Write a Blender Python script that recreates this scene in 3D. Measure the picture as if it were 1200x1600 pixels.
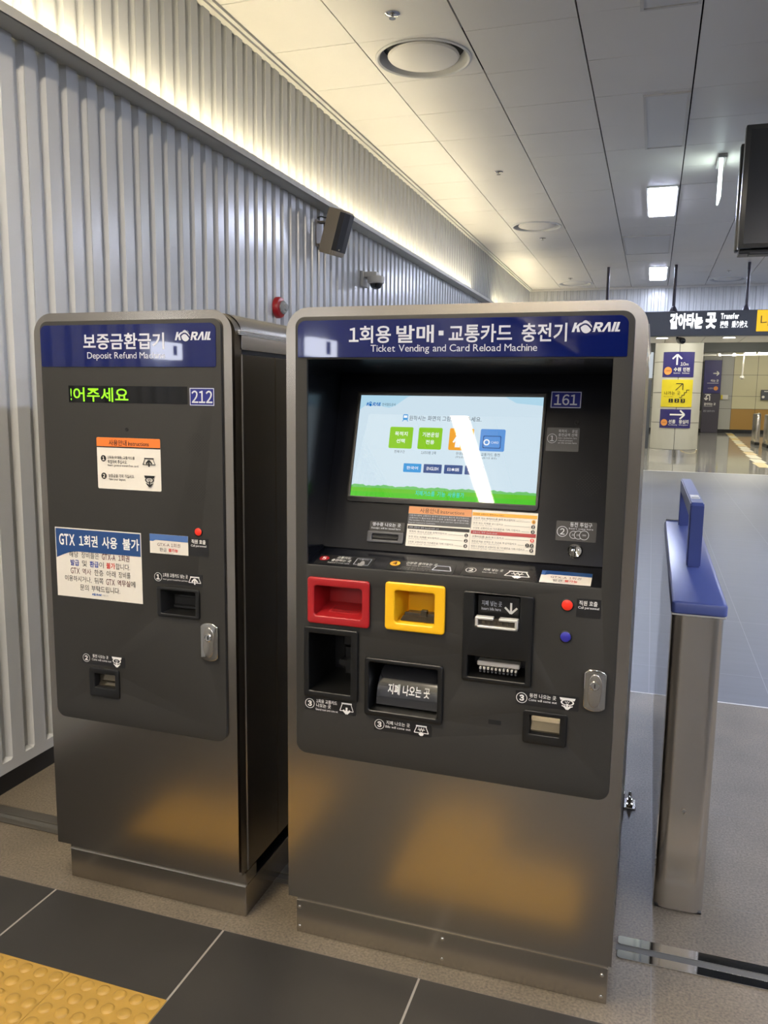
import bpy, bmesh, math, random
from mathutils import Vector, Matrix
random.seed(7)
PI = math.pi
for _o in list(bpy.data.objects):
    bpy.data.objects.remove(_o, do_unlink=True)
S = bpy.context.scene
COL = S.collection

# ------------------------------------------------------------------ camera
cam_data = bpy.data.cameras.new('camera')
cam = bpy.data.objects.new('camera', cam_data)
COL.objects.link(cam)
S.camera = cam
cam_data.sensor_fit = 'VERTICAL'
cam_data.sensor_height = 36.0
cam_data.lens = 36.0 * 1257.12 / 1600.0
cam_data.clip_start = 0.05
cam_data.clip_end = 200
YAW, PITCH, ROLL = -0.3184, -0.1430, 0.0130
CAM_LOC = Vector((0.019, -1.9242, 1.5326))
fwd = Vector((math.sin(YAW) * math.cos(PITCH), math.cos(YAW) * math.cos(PITCH), math.sin(PITCH)))
rgt = Vector((math.cos(YAW), -math.sin(YAW), 0))
upv = rgt.cross(fwd)
r2 = math.cos(ROLL) * rgt + math.sin(ROLL) * upv
u2 = -math.sin(ROLL) * rgt + math.cos(ROLL) * upv
cam.matrix_world = Matrix((
    (r2.x, u2.x, -fwd.x, CAM_LOC.x), (r2.y, u2.y, -fwd.y, CAM_LOC.y),
    (r2.z, u2.z, -fwd.z, CAM_LOC.z), (0, 0, 0, 1)))

# ------------------------------------------------------------------ light levels, exposure
S.view_settings.view_transform = 'Standard'
S.view_settings.look = 'None'
S.view_settings.gamma = 1.0
S.view_settings.use_curve_mapping = False
S.view_settings.exposure = 0.15
COVE_POWER = 50.0        # warm strip in the wall cove
SQUARE_POWER = 84.0      # cool square fixtures in the ceiling, the added unseen ones too
LINEAR_POWER = 70.0       # narrow fixture mirrored in the touch screen
REAR_FILL_POWER = 180.0        # narrow fill lights added behind the viewer for wall and machine fronts
FAR_POWER = 40.0          # fixtures of the far concourse, the added hidden ones too
SIGN_POWER = 1.6
SCREEN_POWER = 0.86
WORLD_POWER = 0.10

world = bpy.data.worlds.new('world')
S.world = world
world.use_nodes = True
world.node_tree.nodes['Background'].inputs[0].default_value = (0.8, 0.85, 1.0, 1)
world.node_tree.nodes['Background'].inputs[1].default_value = WORLD_POWER
try:
    S.cycles.max_bounces = 8
    S.cycles.diffuse_bounces = 5
    S.cycles.glossy_bounces = 5
    S.cycles.transmission_bounces = 6
    S.cycles.sample_clamp_indirect = 3.0
    S.cycles.caustics_reflective = False
    S.cycles.caustics_refractive = False
except Exception:
    pass

# ------------------------------------------------------------------ materials
def lin(c):
    r = []
    for v in c[:3]:
        v = v / 255.0
        r.append(v / 12.92 if v <= 0.04045 else ((v + 0.055) / 1.055) ** 2.4)
    return (r[0], r[1], r[2], 1.0)

MATS = {}
def mat(name, col, rough=0.5, metal=0.0, emit=None, power=0.0, spec=0.5, coat=0.0, trans=0.0, alpha=1.0):
    m = bpy.data.materials.new(name)
    m.use_nodes = True
    b = m.node_tree.nodes['Principled BSDF']
    b.inputs['Base Color'].default_value = lin(col)
    b.inputs['Roughness'].default_value = rough
    b.inputs['Metallic'].default_value = metal
    b.inputs['Specular IOR Level'].default_value = spec
    b.inputs['Coat Weight'].default_value = coat
    b.inputs['Coat Roughness'].default_value = 0.03
    if trans:
        b.inputs['Transmission Weight'].default_value = trans
    if emit is not None:
        b.inputs['Emission Color'].default_value = lin(emit)
        b.inputs['Emission Strength'].default_value = power
    MATS[name] = m
    return m

def noise_mod(m, scale=(40, 40, 40), amount=0.25, detail=4.0, bump=0.0, rough_amt=0.0, bscale=None, to_col=True):
    """multiply the base colour by a noise around 1, optionally bump and roughness variation"""
    nt = m.node_tree
    b = nt.nodes['Principled BSDF']
    tc = nt.nodes.new('ShaderNodeTexCoord')
    mp = nt.nodes.new('ShaderNodeMapping')
    mp.inputs['Scale'].default_value = scale
    n = nt.nodes.new('ShaderNodeTexNoise')
    n.inputs['Scale'].default_value = 1.0
    n.inputs['Detail'].default_value = detail
    nt.links.new(tc.outputs['Object'], mp.inputs['Vector'])
    nt.links.new(mp.outputs['Vector'], n.inputs['Vector'])
    if to_col:
        mr = nt.nodes.new('ShaderNodeMapRange')
        mr.inputs['From Min'].default_value = 0.25
        mr.inputs['From Max'].default_value = 0.75
        mr.inputs['To Min'].default_value = 1 - amount
        mr.inputs['To Max'].default_value = 1 + amount
        nt.links.new(n.outputs['Fac'], mr.inputs['Value'])
        mx = nt.nodes.new('ShaderNodeVectorMath')
        mx.operation = 'SCALE'
        mx.inputs[0].default_value = b.inputs['Base Color'].default_value[:3]
        src = b.inputs['Base Color'].links[0].from_socket if b.inputs['Base Color'].is_linked else None
        if src:
            nt.links.new(src, mx.inputs[0])
        nt.links.new(mr.outputs['Result'], mx.inputs['Scale'])
        nt.links.new(mx.outputs['Vector'], b.inputs['Base Color'])
    if rough_amt:
        r0 = b.inputs['Roughness'].default_value
        m2 = nt.nodes.new('ShaderNodeMapRange')
        m2.inputs['From Min'].default_value = 0.3
        m2.inputs['From Max'].default_value = 0.7
        m2.inputs['To Min'].default_value = max(0, r0 - rough_amt)
        m2.inputs['To Max'].default_value = r0 + rough_amt
        nt.links.new(n.outputs['Fac'], m2.inputs['Value'])
        nt.links.new(m2.outputs['Result'], b.inputs['Roughness'])
    if bump:
        bp = nt.nodes.new('ShaderNodeBump')
        bp.inputs['Strength'].default_value = bump
        bp.inputs['Distance'].default_value = 0.002
        nt.links.new(n.outputs['Fac'], bp.inputs['Height'])
        nt.links.new(bp.outputs['Normal'], b.inputs['Normal'])
    return m

def grout_mod(m, px, py, ox, oy, width, gcol, angle_noise=0.0):
    """tile joints: lines every px, py metres, as a thing of the floor itself"""
    nt = m.node_tree
    b = nt.nodes['Principled BSDF']
    tc = nt.nodes.new('ShaderNodeTexCoord')
    sp = nt.nodes.new('ShaderNodeSeparateXYZ')
    nt.links.new(tc.outputs['Object'], sp.inputs[0])
    outs = []
    for ax, p, o in (('X', px, ox), ('Y', py, oy)):
        if not p:
            continue
        a = nt.nodes.new('ShaderNodeMath'); a.operation = 'SUBTRACT'; a.inputs[1].default_value = o - p / 2
        nt.links.new(sp.outputs[ax], a.inputs[0])
        f = nt.nodes.new('ShaderNodeMath'); f.operation = 'FLOORED_MODULO'; f.inputs[1].default_value = p
        nt.links.new(a.outputs[0], f.inputs[0])
        s = nt.nodes.new('ShaderNodeMath'); s.operation = 'SUBTRACT'; s.inputs[1].default_value = p / 2
        nt.links.new(f.outputs[0], s.inputs[0])
        ab = nt.nodes.new('ShaderNodeMath'); ab.operation = 'ABSOLUTE'
        nt.links.new(s.outputs[0], ab.inputs[0])
        lt = nt.nodes.new('ShaderNodeMath'); lt.operation = 'LESS_THAN'; lt.inputs[1].default_value = width / 2
        nt.links.new(ab.outputs[0], lt.inputs[0])
        outs.append(lt.outputs[0])
    fac = outs[0]
    if len(outs) == 2:
        mxx = nt.nodes.new('ShaderNodeMath'); mxx.operation = 'MAXIMUM'
        nt.links.new(outs[0], mxx.inputs[0]); nt.links.new(outs[1], mxx.inputs[1])
        fac = mxx.outputs[0]
    mix = nt.nodes.new('ShaderNodeMix'); mix.data_type = 'RGBA'
    mix.inputs['A'].default_value = b.inputs['Base Color'].default_value
    if b.inputs['Base Color'].is_linked:
        nt.links.new(b.inputs['Base Color'].links[0].from_socket, mix.inputs['A'])
    mix.inputs['B'].default_value = lin(gcol)
    nt.links.new(fac, mix.inputs['Factor'])
    nt.links.new(mix.outputs['Result'], b.inputs['Base Color'])
    return m

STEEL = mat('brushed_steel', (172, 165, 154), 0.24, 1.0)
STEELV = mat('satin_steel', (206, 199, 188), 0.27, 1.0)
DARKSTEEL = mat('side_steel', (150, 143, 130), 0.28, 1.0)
DULLSTEEL = mat('dull_steel', (120, 114, 104), 0.35, 0.8)
ALU = mat('bare_aluminium', (226, 222, 212), 0.35, 0.55)
CHROME = mat('chrome', (215, 212, 205), 0.08, 1.0)
POLISH = mat('polished_steel', (225, 223, 220), 0.05, 1.0)
PANEL = noise_mod(mat('graphite_panel', (47, 46, 43), 0.48, 0.0, spec=0.30), (300, 300, 300), 0.04, 2.0)
CONSOLE = noise_mod(mat('console_paint', (24, 25, 29), 0.17, 0.0, spec=0.26), (420, 420, 420), 0.05, 2.0, 0.05)
BLACK = mat('black_plastic', (16, 16, 15), 0.35)
BLACKG = mat('black_gloss', (14, 14, 15), 0.10, coat=0.6)
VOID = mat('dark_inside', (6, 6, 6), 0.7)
LABELB = mat('label_black', (26, 26, 26), 0.35)
LABELG = mat('label_grey', (62, 63, 66), 0.4)
WHITE = mat('print_white', (236, 234, 228), 0.45)
INK = mat('print_black', (18, 18, 18), 0.5)
GREYINK = mat('print_grey', (140, 138, 135), 0.5)
NAVY = mat('header_navy', (10, 21, 76), 0.03, spec=0.5)
NAVYL = mat('plate_navy', (28, 34, 112), 0.25)
LETTER = mat('header_letters', (192, 195, 204), 0.35)
PAPER = mat('paper_white', (228, 222, 208), 0.45)
PAPERBLUE = mat('paper_blue', (30, 66, 118), 0.4)
PAPERBLUEL = mat('paper_blue_pale', (74, 108, 164), 0.35)
REDINK = mat('print_red', (205, 60, 48), 0.5)
BLUEINK = mat('print_blue', (44, 64, 150), 0.5)
MAROON = mat('print_maroon', (92, 44, 44), 0.5)
ORANGE = mat('print_orange', (226, 120, 46), 0.45)
ORANGEP = mat('print_orange_pale', (206, 138, 84), 0.4)
AMBER = mat('print_amber', (236, 168, 52), 0.4)
REDP = mat('red_plastic', (156, 26, 30), 0.36)
YELP = mat('yellow_plastic', (244, 186, 28), 0.32)
BTNRED = mat('button_red', (232, 52, 34), 0.3, emit=(240, 60, 40), power=0.10)
BTNBLUE = mat('button_blue', (52, 50, 150), 0.3)
LEDG = mat('led_green', (20, 40, 5), 0.4, emit=(150, 255, 20), power=1.4)
GLASSW = mat('dark_window', (8, 8, 9), 0.06, spec=0.4)
FLAP = mat('clear_flap', (120, 112, 96), 0.16, 0.85)
def screen_mat(name, col, k=1.0):
    m = mat('screen_' + name, (8, 8, 8), 0.02, emit=col, power=SCREEN_POWER * k)
    return m
SC_SKY = screen_mat('sky', (210, 230, 242), 1.0)
SC_CLOUD = screen_mat('cloud', (178, 218, 238))
SC_GREEN = screen_mat('green', (98, 196, 40))
SC_GRASS = screen_mat('grass', (78, 200, 40))
SC_BUSH = screen_mat('bush', (110, 196, 110))
SC_BTNG = screen_mat('button_green', (132, 200, 12))
SC_BTNO = screen_mat('button_orange', (240, 160, 20))
SC_BTNB = screen_mat('button_blue', (92, 150, 220))
SC_BLUE = screen_mat('blue', (40, 150, 220))
SC_NAVY = screen_mat('navy', (44, 78, 140))
SC_INK = screen_mat('ink', (50, 60, 80))
SC_WHITE = screen_mat('white', (245, 250, 255))
SC_CYAN = screen_mat('cyan', (60, 220, 235))
SC_LOGO = screen_mat('logo', (20, 110, 190))

WALLP = noise_mod(mat('corrugated_white', (196, 197, 195), 0.22, spec=0.6), (3, 3, 3), 0.02, 2.0)
WHITEP = mat('white_paint', (214, 212, 206), 0.5)
CEILP = noise_mod(mat('ceiling_tile', (238, 235, 228), 0.42, spec=0.5), (1.3, 1.3, 1.3), 0.03, 2.0)
GAP = mat('ceiling_gap', (40, 38, 36), 0.8)
CREAM = mat('cream_metal', (196, 192, 178), 0.4)
FITTING = mat('unlit_fitting', (222, 222, 220), 0.35)
GRANITE = noise_mod(mat('light_granite', (108, 98, 82), 0.42, spec=0.4), (140, 140, 140), 0.45, 6.0, 0.08)
GRANITE = noise_mod(GRANITE, (3.5, 3.5, 3.5), 0.22, 5.0)
DARKTILE = noise_mod(mat('dark_tile', (46, 44, 40), 0.45, spec=0.4), (5, 5, 5), 0.12, 5.0)
GREYTILE = noise_mod(mat('grey_tile', (96, 99, 106), 0.42, spec=0.35), (1.2, 14, 5), 0.06, 4.0)
GLOSS = noise_mod(mat('polished_stone', (168, 166, 158), 0.07, spec=0.7), (6, 6, 6), 0.06, 4.0)
grout_mod(DARKTILE, 0.587, 1.2, -1.072, -1.24, 0.006, (150, 144, 132))
grout_mod(GRANITE, 0.59, 0.60, 0.101, 1.155, 0.0022, (112, 106, 96))
grout_mod(GREYTILE, 0.60, 1.2, 0.684, 2.85, 0.004, (122, 125, 131))
grout_mod(GLOSS, 0.9, 0.9, 0.3, 0.1, 0.006, (140, 138, 130))
TACT = noise_mod(mat('tactile_yellow', (166, 130, 56), 0.5), (30, 30, 30), 0.06, 4.0)
LIDBLUE = noise_mod(mat('gate_blue', (70, 82, 136), 0.33, spec=0.5), (500, 500, 500), 0.03, 2.0)
SPKTAN = mat('speaker_taupe', (150, 140, 124), 0.45)
SPKBLK = mat('speaker_grille', (26, 26, 27), 0.55)
ALARMR = mat('alarm_red', (160, 22, 30), 0.35)
CLEAR = mat('clear_lens', (225, 225, 222), 0.08, trans=0.6)
CAMW = mat('camera_white', (196, 192, 182), 0.4)
TVBLK = mat('display_black', (44, 46, 46), 0.28)
TVEDGE = mat('display_edge', (150, 150, 146), 0.3, 0.6)
SIGNGREY = mat('sign_graphite', (74, 78, 86), 0.4)
SIGNNAVY = mat('sign_navy', (44, 40, 104), 0.35)
SIGNYEL = mat('sign_yellow', (214, 196, 40), 0.4)
SIGNGREYD = mat('sign_charcoal', (62, 58, 70), 0.4)
SIGNORG = mat('sign_orange', (228, 150, 74), 0.4)
PILLARM = mat('pillar_panel', (186, 184, 172), 0.4)
JOINT = mat('panel_joint', (84, 82, 76), 0.6)
BEAMD = mat('dark_beam', (74, 76, 74), 0.6)
WALLC = mat('far_wall_cream', (206, 200, 164), 0.4)
WALLG = mat('far_wall_grey', (168, 168, 162), 0.4)
WALLT = mat('far_wall_tan', (166, 128, 62), 0.4)
BACKW = mat('side_wall', (226, 222, 212), 0.5)
ENDW = mat('end_wall', (26, 26, 28), 0.6)  # dark colour stands for a dim open hall, keeps header reflections dark
GLASS = mat('clear_glass', (235, 242, 240), 0.02, trans=1.0)
def lamp(name, col, power):
    return mat(name, (30, 30, 30), 0.4, emit=col, power=power)
L_COVE = lamp('cove_light', (255, 238, 198), COVE_POWER)
L_SQ = lamp('square_light', (218, 227, 255), SQUARE_POWER)
L_LIN = lamp('linear_lamp', (255, 238, 212), LINEAR_POWER)
L_REAR_FILL = lamp('rear_fill', (255, 240, 218), REAR_FILL_POWER)
L_FAR = lamp('far_lamp', (255, 250, 235), FAR_POWER)
L_DOWN = lamp('downlight_lens', (255, 252, 245), 45.0)
L_TXT = lamp('lit_white', (250, 252, 255), SIGN_POWER)
L_YEL = lamp('lit_yellow', (255, 196, 0), 1.0)
L_EXIT = lamp('exit_blade', (236, 255, 248), 5.0)
L_WSIGN = lamp('lit_wall_sign', (238, 242, 255), 16.0)
L_BOARD = lamp('lit_board', (226, 236, 244), 0.6)

# ------------------------------------------------------------------ object helpers
ORG = {}
def thing(name, label, cat, loc=(0, 0, 0), group=None):
    o = bpy.data.objects.new(name, None)
    COL.objects.link(o)
    o.empty_display_size = 0.1
    o.location = loc
    o['label'] = label
    o['category'] = cat
    if group:
        o['group'] = group
    ORG[o.name] = Vector(loc)
    return o

def tag(o, label, cat, group=None):
    o['label'] = label
    o['category'] = cat
    if group:
        o['group'] = group
    return o

def link(name, me, mats, parent=None, origin=None, label=None):
    """me holds world coordinates; the object gets its own origin"""
    o = bpy.data.objects.new(name, me)
    COL.objects.link(o)
    for m in mats:
        me.materials.append(m)
    if origin is None:
        if len(me.vertices):
            n = len(me.vertices)
            lo = [min(v.co[i] for v in me.vertices) for i in range(3)]
            hi = [max(v.co[i] for v in me.vertices) for i in range(3)]
            origin = Vector([(lo[i] + hi[i]) / 2 for i in range(3)])
            if parent is None:
                origin.z = lo[2]
        else:
            origin = Vector((0, 0, 0))
    origin = Vector(origin)
    me.transform(Matrix.Translation(-origin))
    ORG[o.name] = origin
    if parent is not None:
        o.parent = parent
        o.location = origin - ORG[parent.name]
    else:
        o.location = origin
    if label:
        o['label'] = label
    return o

def smooth(o, deg=35):
    me = o.data
    for p in me.polygons:
        p.use_smooth = True
    try:
        me.set_sharp_from_angle(angle=math.radians(deg))
    except Exception:
        pass
    return o

def obj(name, bm, m, parent=None, sm=False, label=None, origin=None):
    bmesh.ops.recalc_face_normals(bm, faces=bm.faces) if sm != 'keep' else None
    me = bpy.data.meshes.new(name)
    bm.to_mesh(me)
    bm.free()
    o = link(name, me, m if isinstance(m, (list, tuple)) else [m], parent, origin, label)
    if sm:
        smooth(o)
    return o

def struct(name, bm, m, sm=False):
    o = obj(name, bm, m, None, sm, origin=(0, 0, 0))
    o['kind'] = 'structure'
    return o

def B():
    return bmesh.new()

def box(bm, lo, hi, bevel=0.0, seg=2, mi=0):
    t = bmesh.new()
    x0, y0, z0 = lo
    x1, y1, z1 = hi
    vs = [t.verts.new(p) for p in ((x0, y0, z0), (x1, y0, z0), (x1, y1, z0), (x0, y1, z0),
                                   (x0, y0, z1), (x1, y0, z1), (x1, y1, z1), (x0, y1, z1))]
    for f in ((0, 3, 2, 1), (4, 5, 6, 7), (0, 1, 5, 4), (1, 2, 6, 5), (2, 3, 7, 6), (3, 0, 4, 7)):
        t.faces.new([vs[i] for i in f])
    if bevel > 0:
        bmesh.ops.bevel(t, geom=list(t.edges), offset=bevel, segments=seg, profile=0.5, affect='EDGES')
    return merge(bm, t, mi)

def merge(bm, t, mi=0, mtx=None):
    if mtx is not None:
        t.transform(mtx)
    mp = {}
    for v in t.verts:
        mp[v] = bm.verts.new(v.co)
    for f in t.faces:
        try:
            nf = bm.faces.new([mp[v] for v in f.verts])
            nf.material_index = mi
        except ValueError:
            pass
    t.free()
    return bm

def lathe(bm, prof, axis_o, axis_d, n=32, mi=0, capped=True):
    """prof: list of (radius, distance along axis)"""
    d = Vector(axis_d).normalized()
    a = d.orthogonal().normalized()
    b = d.cross(a)
    o = Vector(axis_o)
    rings = []
    for r, h in prof:
        rings.append([bm.verts.new(o + d * h + (a * math.cos(2 * PI * k / n) + b * math.sin(2 * PI * k / n)) * max(r, 1e-5)) for k in range(n)])
    for i in range(len(rings) - 1):
        for k in range(n):
            f = bm.faces.new((rings[i][k], rings[i][(k + 1) % n], rings[i + 1][(k + 1) % n], rings[i + 1][k]))
            f.material_index = mi
    if capped:
        for rg in (rings[0], rings[-1]):
            f = bm.faces.new(rg)
            f.material_index = mi
    return bm

def cyl(bm, p, q, r, n=16, mi=0):
    p = Vector(p); q = Vector(q)
    return lathe(bm, [(r, 0), (r, (q - p).length)], p, q - p, n, mi)

def tube(bm, pts, r, n=8):
    for i in range(len(pts) - 1):
        cyl(bm, pts[i], pts[i + 1], r, n)
    return bm

def prism(bm, loop, mapf, w0, w1, mi=0):
    a = [bm.verts.new(mapf(u, v, w0)) for u, v in loop]
    b = [bm.verts.new(mapf(u, v, w1)) for u, v in loop]
    n = len(loop)
    for k in range(n):
        f = bm.faces.new((a[k], a[(k + 1) % n], b[(k + 1) % n], b[k])); f.material_index = mi
    f = bm.faces.new(list(reversed(a))); f.material_index = mi
    f = bm.faces.new(b); f.material_index = mi
    return bm

# planes: u to the right, v up, w out of the surface
def front(u, v, w):
    return Vector((u, -w, v))
TILT = math.radians(73)
CY0, CZ0 = 0.096, 1.125
def console(u, v, w):
    return Vector((u, CY0 + v * math.cos(TILT) - w * math.sin(TILT), CZ0 + v * math.sin(TILT) + w * math.cos(TILT)))
STILT = math.radians(15)
SY0, SZ0 = -0.004, 1.0935
def shelf(u, v, w):
    return Vector((u, SY0 + v * math.cos(STILT) - w * math.sin(STILT), SZ0 + v * math.sin(STILT) + w * math.cos(STILT)))
def plane_at(y):
    return lambda u, v, w: Vector((u, y - w, v))

def rr(u0, v0, u1, v1, r=0.004, n=5):
    rs = r if isinstance(r, (tuple, list)) else (r, r, r, r)   # bl br tr tl
    out = []
    for (cx, cy, a0, q) in ((u0 + rs[0], v0 + rs[0], PI, rs[0]), (u1 - rs[1], v0 + rs[1], 1.5 * PI, rs[1]),
                            (u1 - rs[2], v1 - rs[2], 0, rs[2]), (u0 + rs[3], v1 - rs[3], 0.5 * PI, rs[3])):
        if q <= 0:
            out.append((cx, cy))
            continue
        for k in range(n + 1):
            a = a0 + 0.5 * PI * k / n
            out.append((cx + q * math.cos(a), cy + q * math.sin(a)))
    return out

def ell(cu, cv, ru, rv=None, n=24):
    rv = rv or ru
    return [(cu + ru * math.cos(2 * PI * k / n), cv + rv * math.sin(2 * PI * k / n)) for k in range(n)]

def plate(bm, outer, holes, mapf, w0, w1, bevel=0.0, mi=0, brs=2):
    """flat plate with rounded holes, thickness w0..w1"""
    c = bpy.data.curves.new('tmp_plate', 'CURVE')
    c.dimensions = '2D'
    c.fill_mode = 'BOTH'
    for lp in [outer] + list(holes):
        s = c.splines.new('POLY')
        s.points.add(len(lp) - 1)
        for p, (u, v) in zip(s.points, lp):
            p.co = (u, v, 0, 1)
        s.use_cyclic_u = True
    half = (w1 - w0) / 2
    c.extrude = half - bevel
    c.bevel_depth = bevel
    c.bevel_resolution = brs
    c.offset = -bevel
    o = bpy.data.objects.new('tmp_plate', c)
    me = o.to_mesh()
    mid = (w0 + w1) / 2
    vs = [bm.verts.new(mapf(v.co.x, v.co.y, v.co.z + mid)) for v in me.vertices]
    for p in me.polygons:
        try:
            f = bm.faces.new([vs[i] for i in p.vertices])
            f.material_index = mi
        except ValueError:
            pass
    o.to_mesh_clear()
    bpy.data.objects.remove(o)
    bpy.data.curves.remove(c)
    bmesh.ops.remove_doubles(bm, verts=bm.verts, dist=1e-6)
    return bm

def pocket(bm, r0, r1, mapf, w0, w1, mi=0):
    """open-fronted recess from rectangle r0 at w0 back to r1 at w1"""
    a = [bm.verts.new(mapf(u, v, w0)) for u, v in ((r0[0], r0[1]), (r0[2], r0[1]), (r0[2], r0[3]), (r0[0], r0[3]))]
    b = [bm.verts.new(mapf(u, v, w1)) for u, v in ((r1[0], r1[1]), (r1[2], r1[1]), (r1[2], r1[3]), (r1[0], r1[3]))]
    for k in range(4):
        f = bm.faces.new((a[k], a[(k + 1) % 4], b[(k + 1) % 4], b[k])); f.material_index = mi
    f = bm.faces.new(b); f.material_index = mi
    return bm

# ------------------------------------------------------------------ printing: flat marks laid on a surface
TXT = {}
GLY = {}
def glyph(ch, bold, res):
    key = (ch, bold, res)
    if key in GLY:
        return GLY[key]
    o_ = ord(ch)
    c = bpy.data.curves.new('tmp_text', 'FONT')
    c.body = chr(o_ + 0xFEE0) if 0x30 <= o_ <= 0x39 else ch
    c.size = 1.0
    c.offset = bold if (o_ > 0x7F or 0x30 <= o_ <= 0x39 or (bold > 0.011 and ch not in 'MWNVmwv')) else 0.0
    c.resolution_u = res
    c.fill_mode = 'FRONT'
    o = bpy.data.objects.new('tmp_text', c)
    me = o.to_mesh()
    vs = [(v.co.x, v.co.y) for v in me.vertices]
    fs = [tuple(p.vertices) for p in me.polygons]
    o.to_mesh_clear()
    bpy.data.objects.remove(o)
    bpy.data.curves.remove(c)
    GLY[key] = (vs, fs)
    return GLY[key]
def text_mesh(t, bold, shear, res):
    """letters set one after the other: latin by its ink width, hangul on a full square"""
    key = (t, bold, shear, res)
    if key in TXT:
        return TXT[key]
    V, F, x = [], [], 0.0
    for ch in t:
        if ch == ' ':
            x += 0.30
            continue
        vs, fs = glyph(ch, bold, res)
        if not vs:
            x += 0.5
            continue
        b = len(V)
        if ord(ch) < 0x7F:
            a0 = min(p[0] for p in vs); a1 = max(p[0] for p in vs)
            dx = x - a0 + 0.035
            x += a1 - a0 + 0.065
        else:
            dx = x
            x += 0.93
        V += [(p[0] + dx + shear * p[1], p[1]) for p in vs]
        F += [tuple(b + q for q in f) for f in fs]
    TXT[key] = (V, F)
    return TXT[key]

class Print:
    def __init__(s, mapf, w=0.0004, step=0.00025):
        s.m = mapf; s.w = w; s.step = step; s.cut = 1
        s.v = []; s.f = []; s.k = []; s.mats = []
    def mi(s, m):
        if m not in s.mats:
            s.mats.append(m)
        return s.mats.index(m)
    def up(s):
        s.w += s.step
        return s
    def poly(s, pts, m):
        b = len(s.v)
        s.v += [s.m(u, v, s.w) for u, v in pts]
        s.f.append(tuple(range(b, b + len(pts))))
        s.k.append(s.mi(m))
        return s
    def rect(s, u0, v0, u1, v1, m, nu=1):
        for i in range(nu):
            a = u0 + (u1 - u0) * i / nu
            b = u0 + (u1 - u0) * (i + 1) / nu
            s.poly([(a, v0), (b, v0), (b, v1), (a, v1)], m)
        return s
    def rrect(s, u0, v0, u1, v1, r, m):
        return s.poly(rr(u0, v0, u1, v1, r), m)
    def disc(s, cu, cv, r, m, rv=None, n=24):
        return s.poly(ell(cu, cv, r, rv, n), m)
    def ring(s, cu, cv, r0, r1, m, n=28, k=1.0):
        A = ell(cu, cv, r0, r0 * k, n); Bq = ell(cu, cv, r1, r1 * k, n)
        for i in range(n):
            j = (i + 1) % n
            s.poly([A[i], A[j], Bq[j], Bq[i]], m)
        return s
    def line(s, p, q, wd, m):
        d = Vector((q[0] - p[0], q[1] - p[1]))
        if d.length < 1e-9:
            return s
        n = Vector((-d.y, d.x)).normalized() * wd / 2
        k_ = s.cut if d.length > 0.06 else 1
        for i_ in range(k_ - 1 if k_ > 1 else 0):
            a_ = (p[0] + d.x * i_ / k_, p[1] + d.y * i_ / k_); b_ = (p[0] + d.x * (i_ + 1) / k_, p[1] + d.y * (i_ + 1) / k_)
            s.poly([(a_[0] - n.x, a_[1] - n.y), (b_[0] - n.x, b_[1] - n.y), (b_[0] + n.x, b_[1] + n.y), (a_[0] + n.x, a_[1] + n.y)], m)
        if k_ > 1:
            p = (p[0] + d.x * (k_ - 1) / k_, p[1] + d.y * (k_ - 1) / k_)
        return s.poly([(p[0] - n.x, p[1] - n.y), (q[0] - n.x, q[1] - n.y), (q[0] + n.x, q[1] + n.y), (p[0] + n.x, p[1] + n.y)], m)
    def path(s, pts, wd, m, closed=False):
        for i in range(len(pts) - (0 if closed else 1)):
            s.line(pts[i], pts[(i + 1) % len(pts)], wd, m)
            s.up_tiny()
        return s
    def up_tiny(s):
        s.w += s.step * 0.05
    def frame(s, u0, v0, u1, v1, wd, m):
        s.rect(u0, v0, u1, v0 + wd, m); s.rect(u0, v1 - wd, u1, v1, m)
        s.rect(u0, v0 + wd, u0 + wd, v1 - wd, m); s.rect(u1 - wd, v0 + wd, u1, v1 - wd, m)
        return s
    def text(s, t, u0, v0, u1, v1, m, bold=0.0, shear=0.0, res=3, keep=False, rot=0.0):
        vs, fs = text_mesh(t, bold, shear, res)
        if not vs:
            return s
        x0 = min(p[0] for p in vs); x1 = max(p[0] for p in vs)
        y0 = min(p[1] for p in vs); y1 = max(p[1] for p in vs)
        sx = (u1 - u0) / (x1 - x0); sy = (v1 - v0) / (y1 - y0)
        if keep:
            k = min(sx, sy)
            cu = (u0 + u1) / 2; cv = (v0 + v1) / 2
            u0 = cu - k * (x1 - x0) / 2; v0 = cv - k * (y1 - y0) / 2
            sx = sy = k
        b = len(s.v)
        s.v += [s.m(u0 + (x - x0) * sx, v0 + (y - y0) * sy, s.w) for x, y in vs]
        i = s.mi(m)
        for f in fs:
            s.f.append(tuple(b + q for q in f)); s.k.append(i)
        return s
    def arrow(s, p, q, wd, head, m):
        d = (Vector(q) - Vector(p)).normalized()
        n = Vector((-d.y, d.x))
        tip = Vector(q)
        e = wd * 0.7
        s.line(p, tuple(tip - d * e), wd, m); s.up_tiny()
        for sg in (1, -1):
            a = tip + (-d + n * sg) * head
            s.line(tuple(a), tuple(tip + (d - n * sg) * wd * 0.0), wd, m); s.up_tiny()
        return s
    def build(s, name, parent, label=None):
        me = bpy.data.meshes.new(name)
        me.from_pydata([tuple(v) for v in s.v], [], s.f)
        for p, k in zip(me.polygons, s.k):
            p.material_index = k
        me.update()
        return link(name, me, s.mats, parent, None, label)

def flush(P, name, parent):
    """close the marks gathered so far as one part and go on with the next"""
    P.build(name, parent)
    P.v = []; P.f = []; P.k = []; P.mats = []

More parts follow.
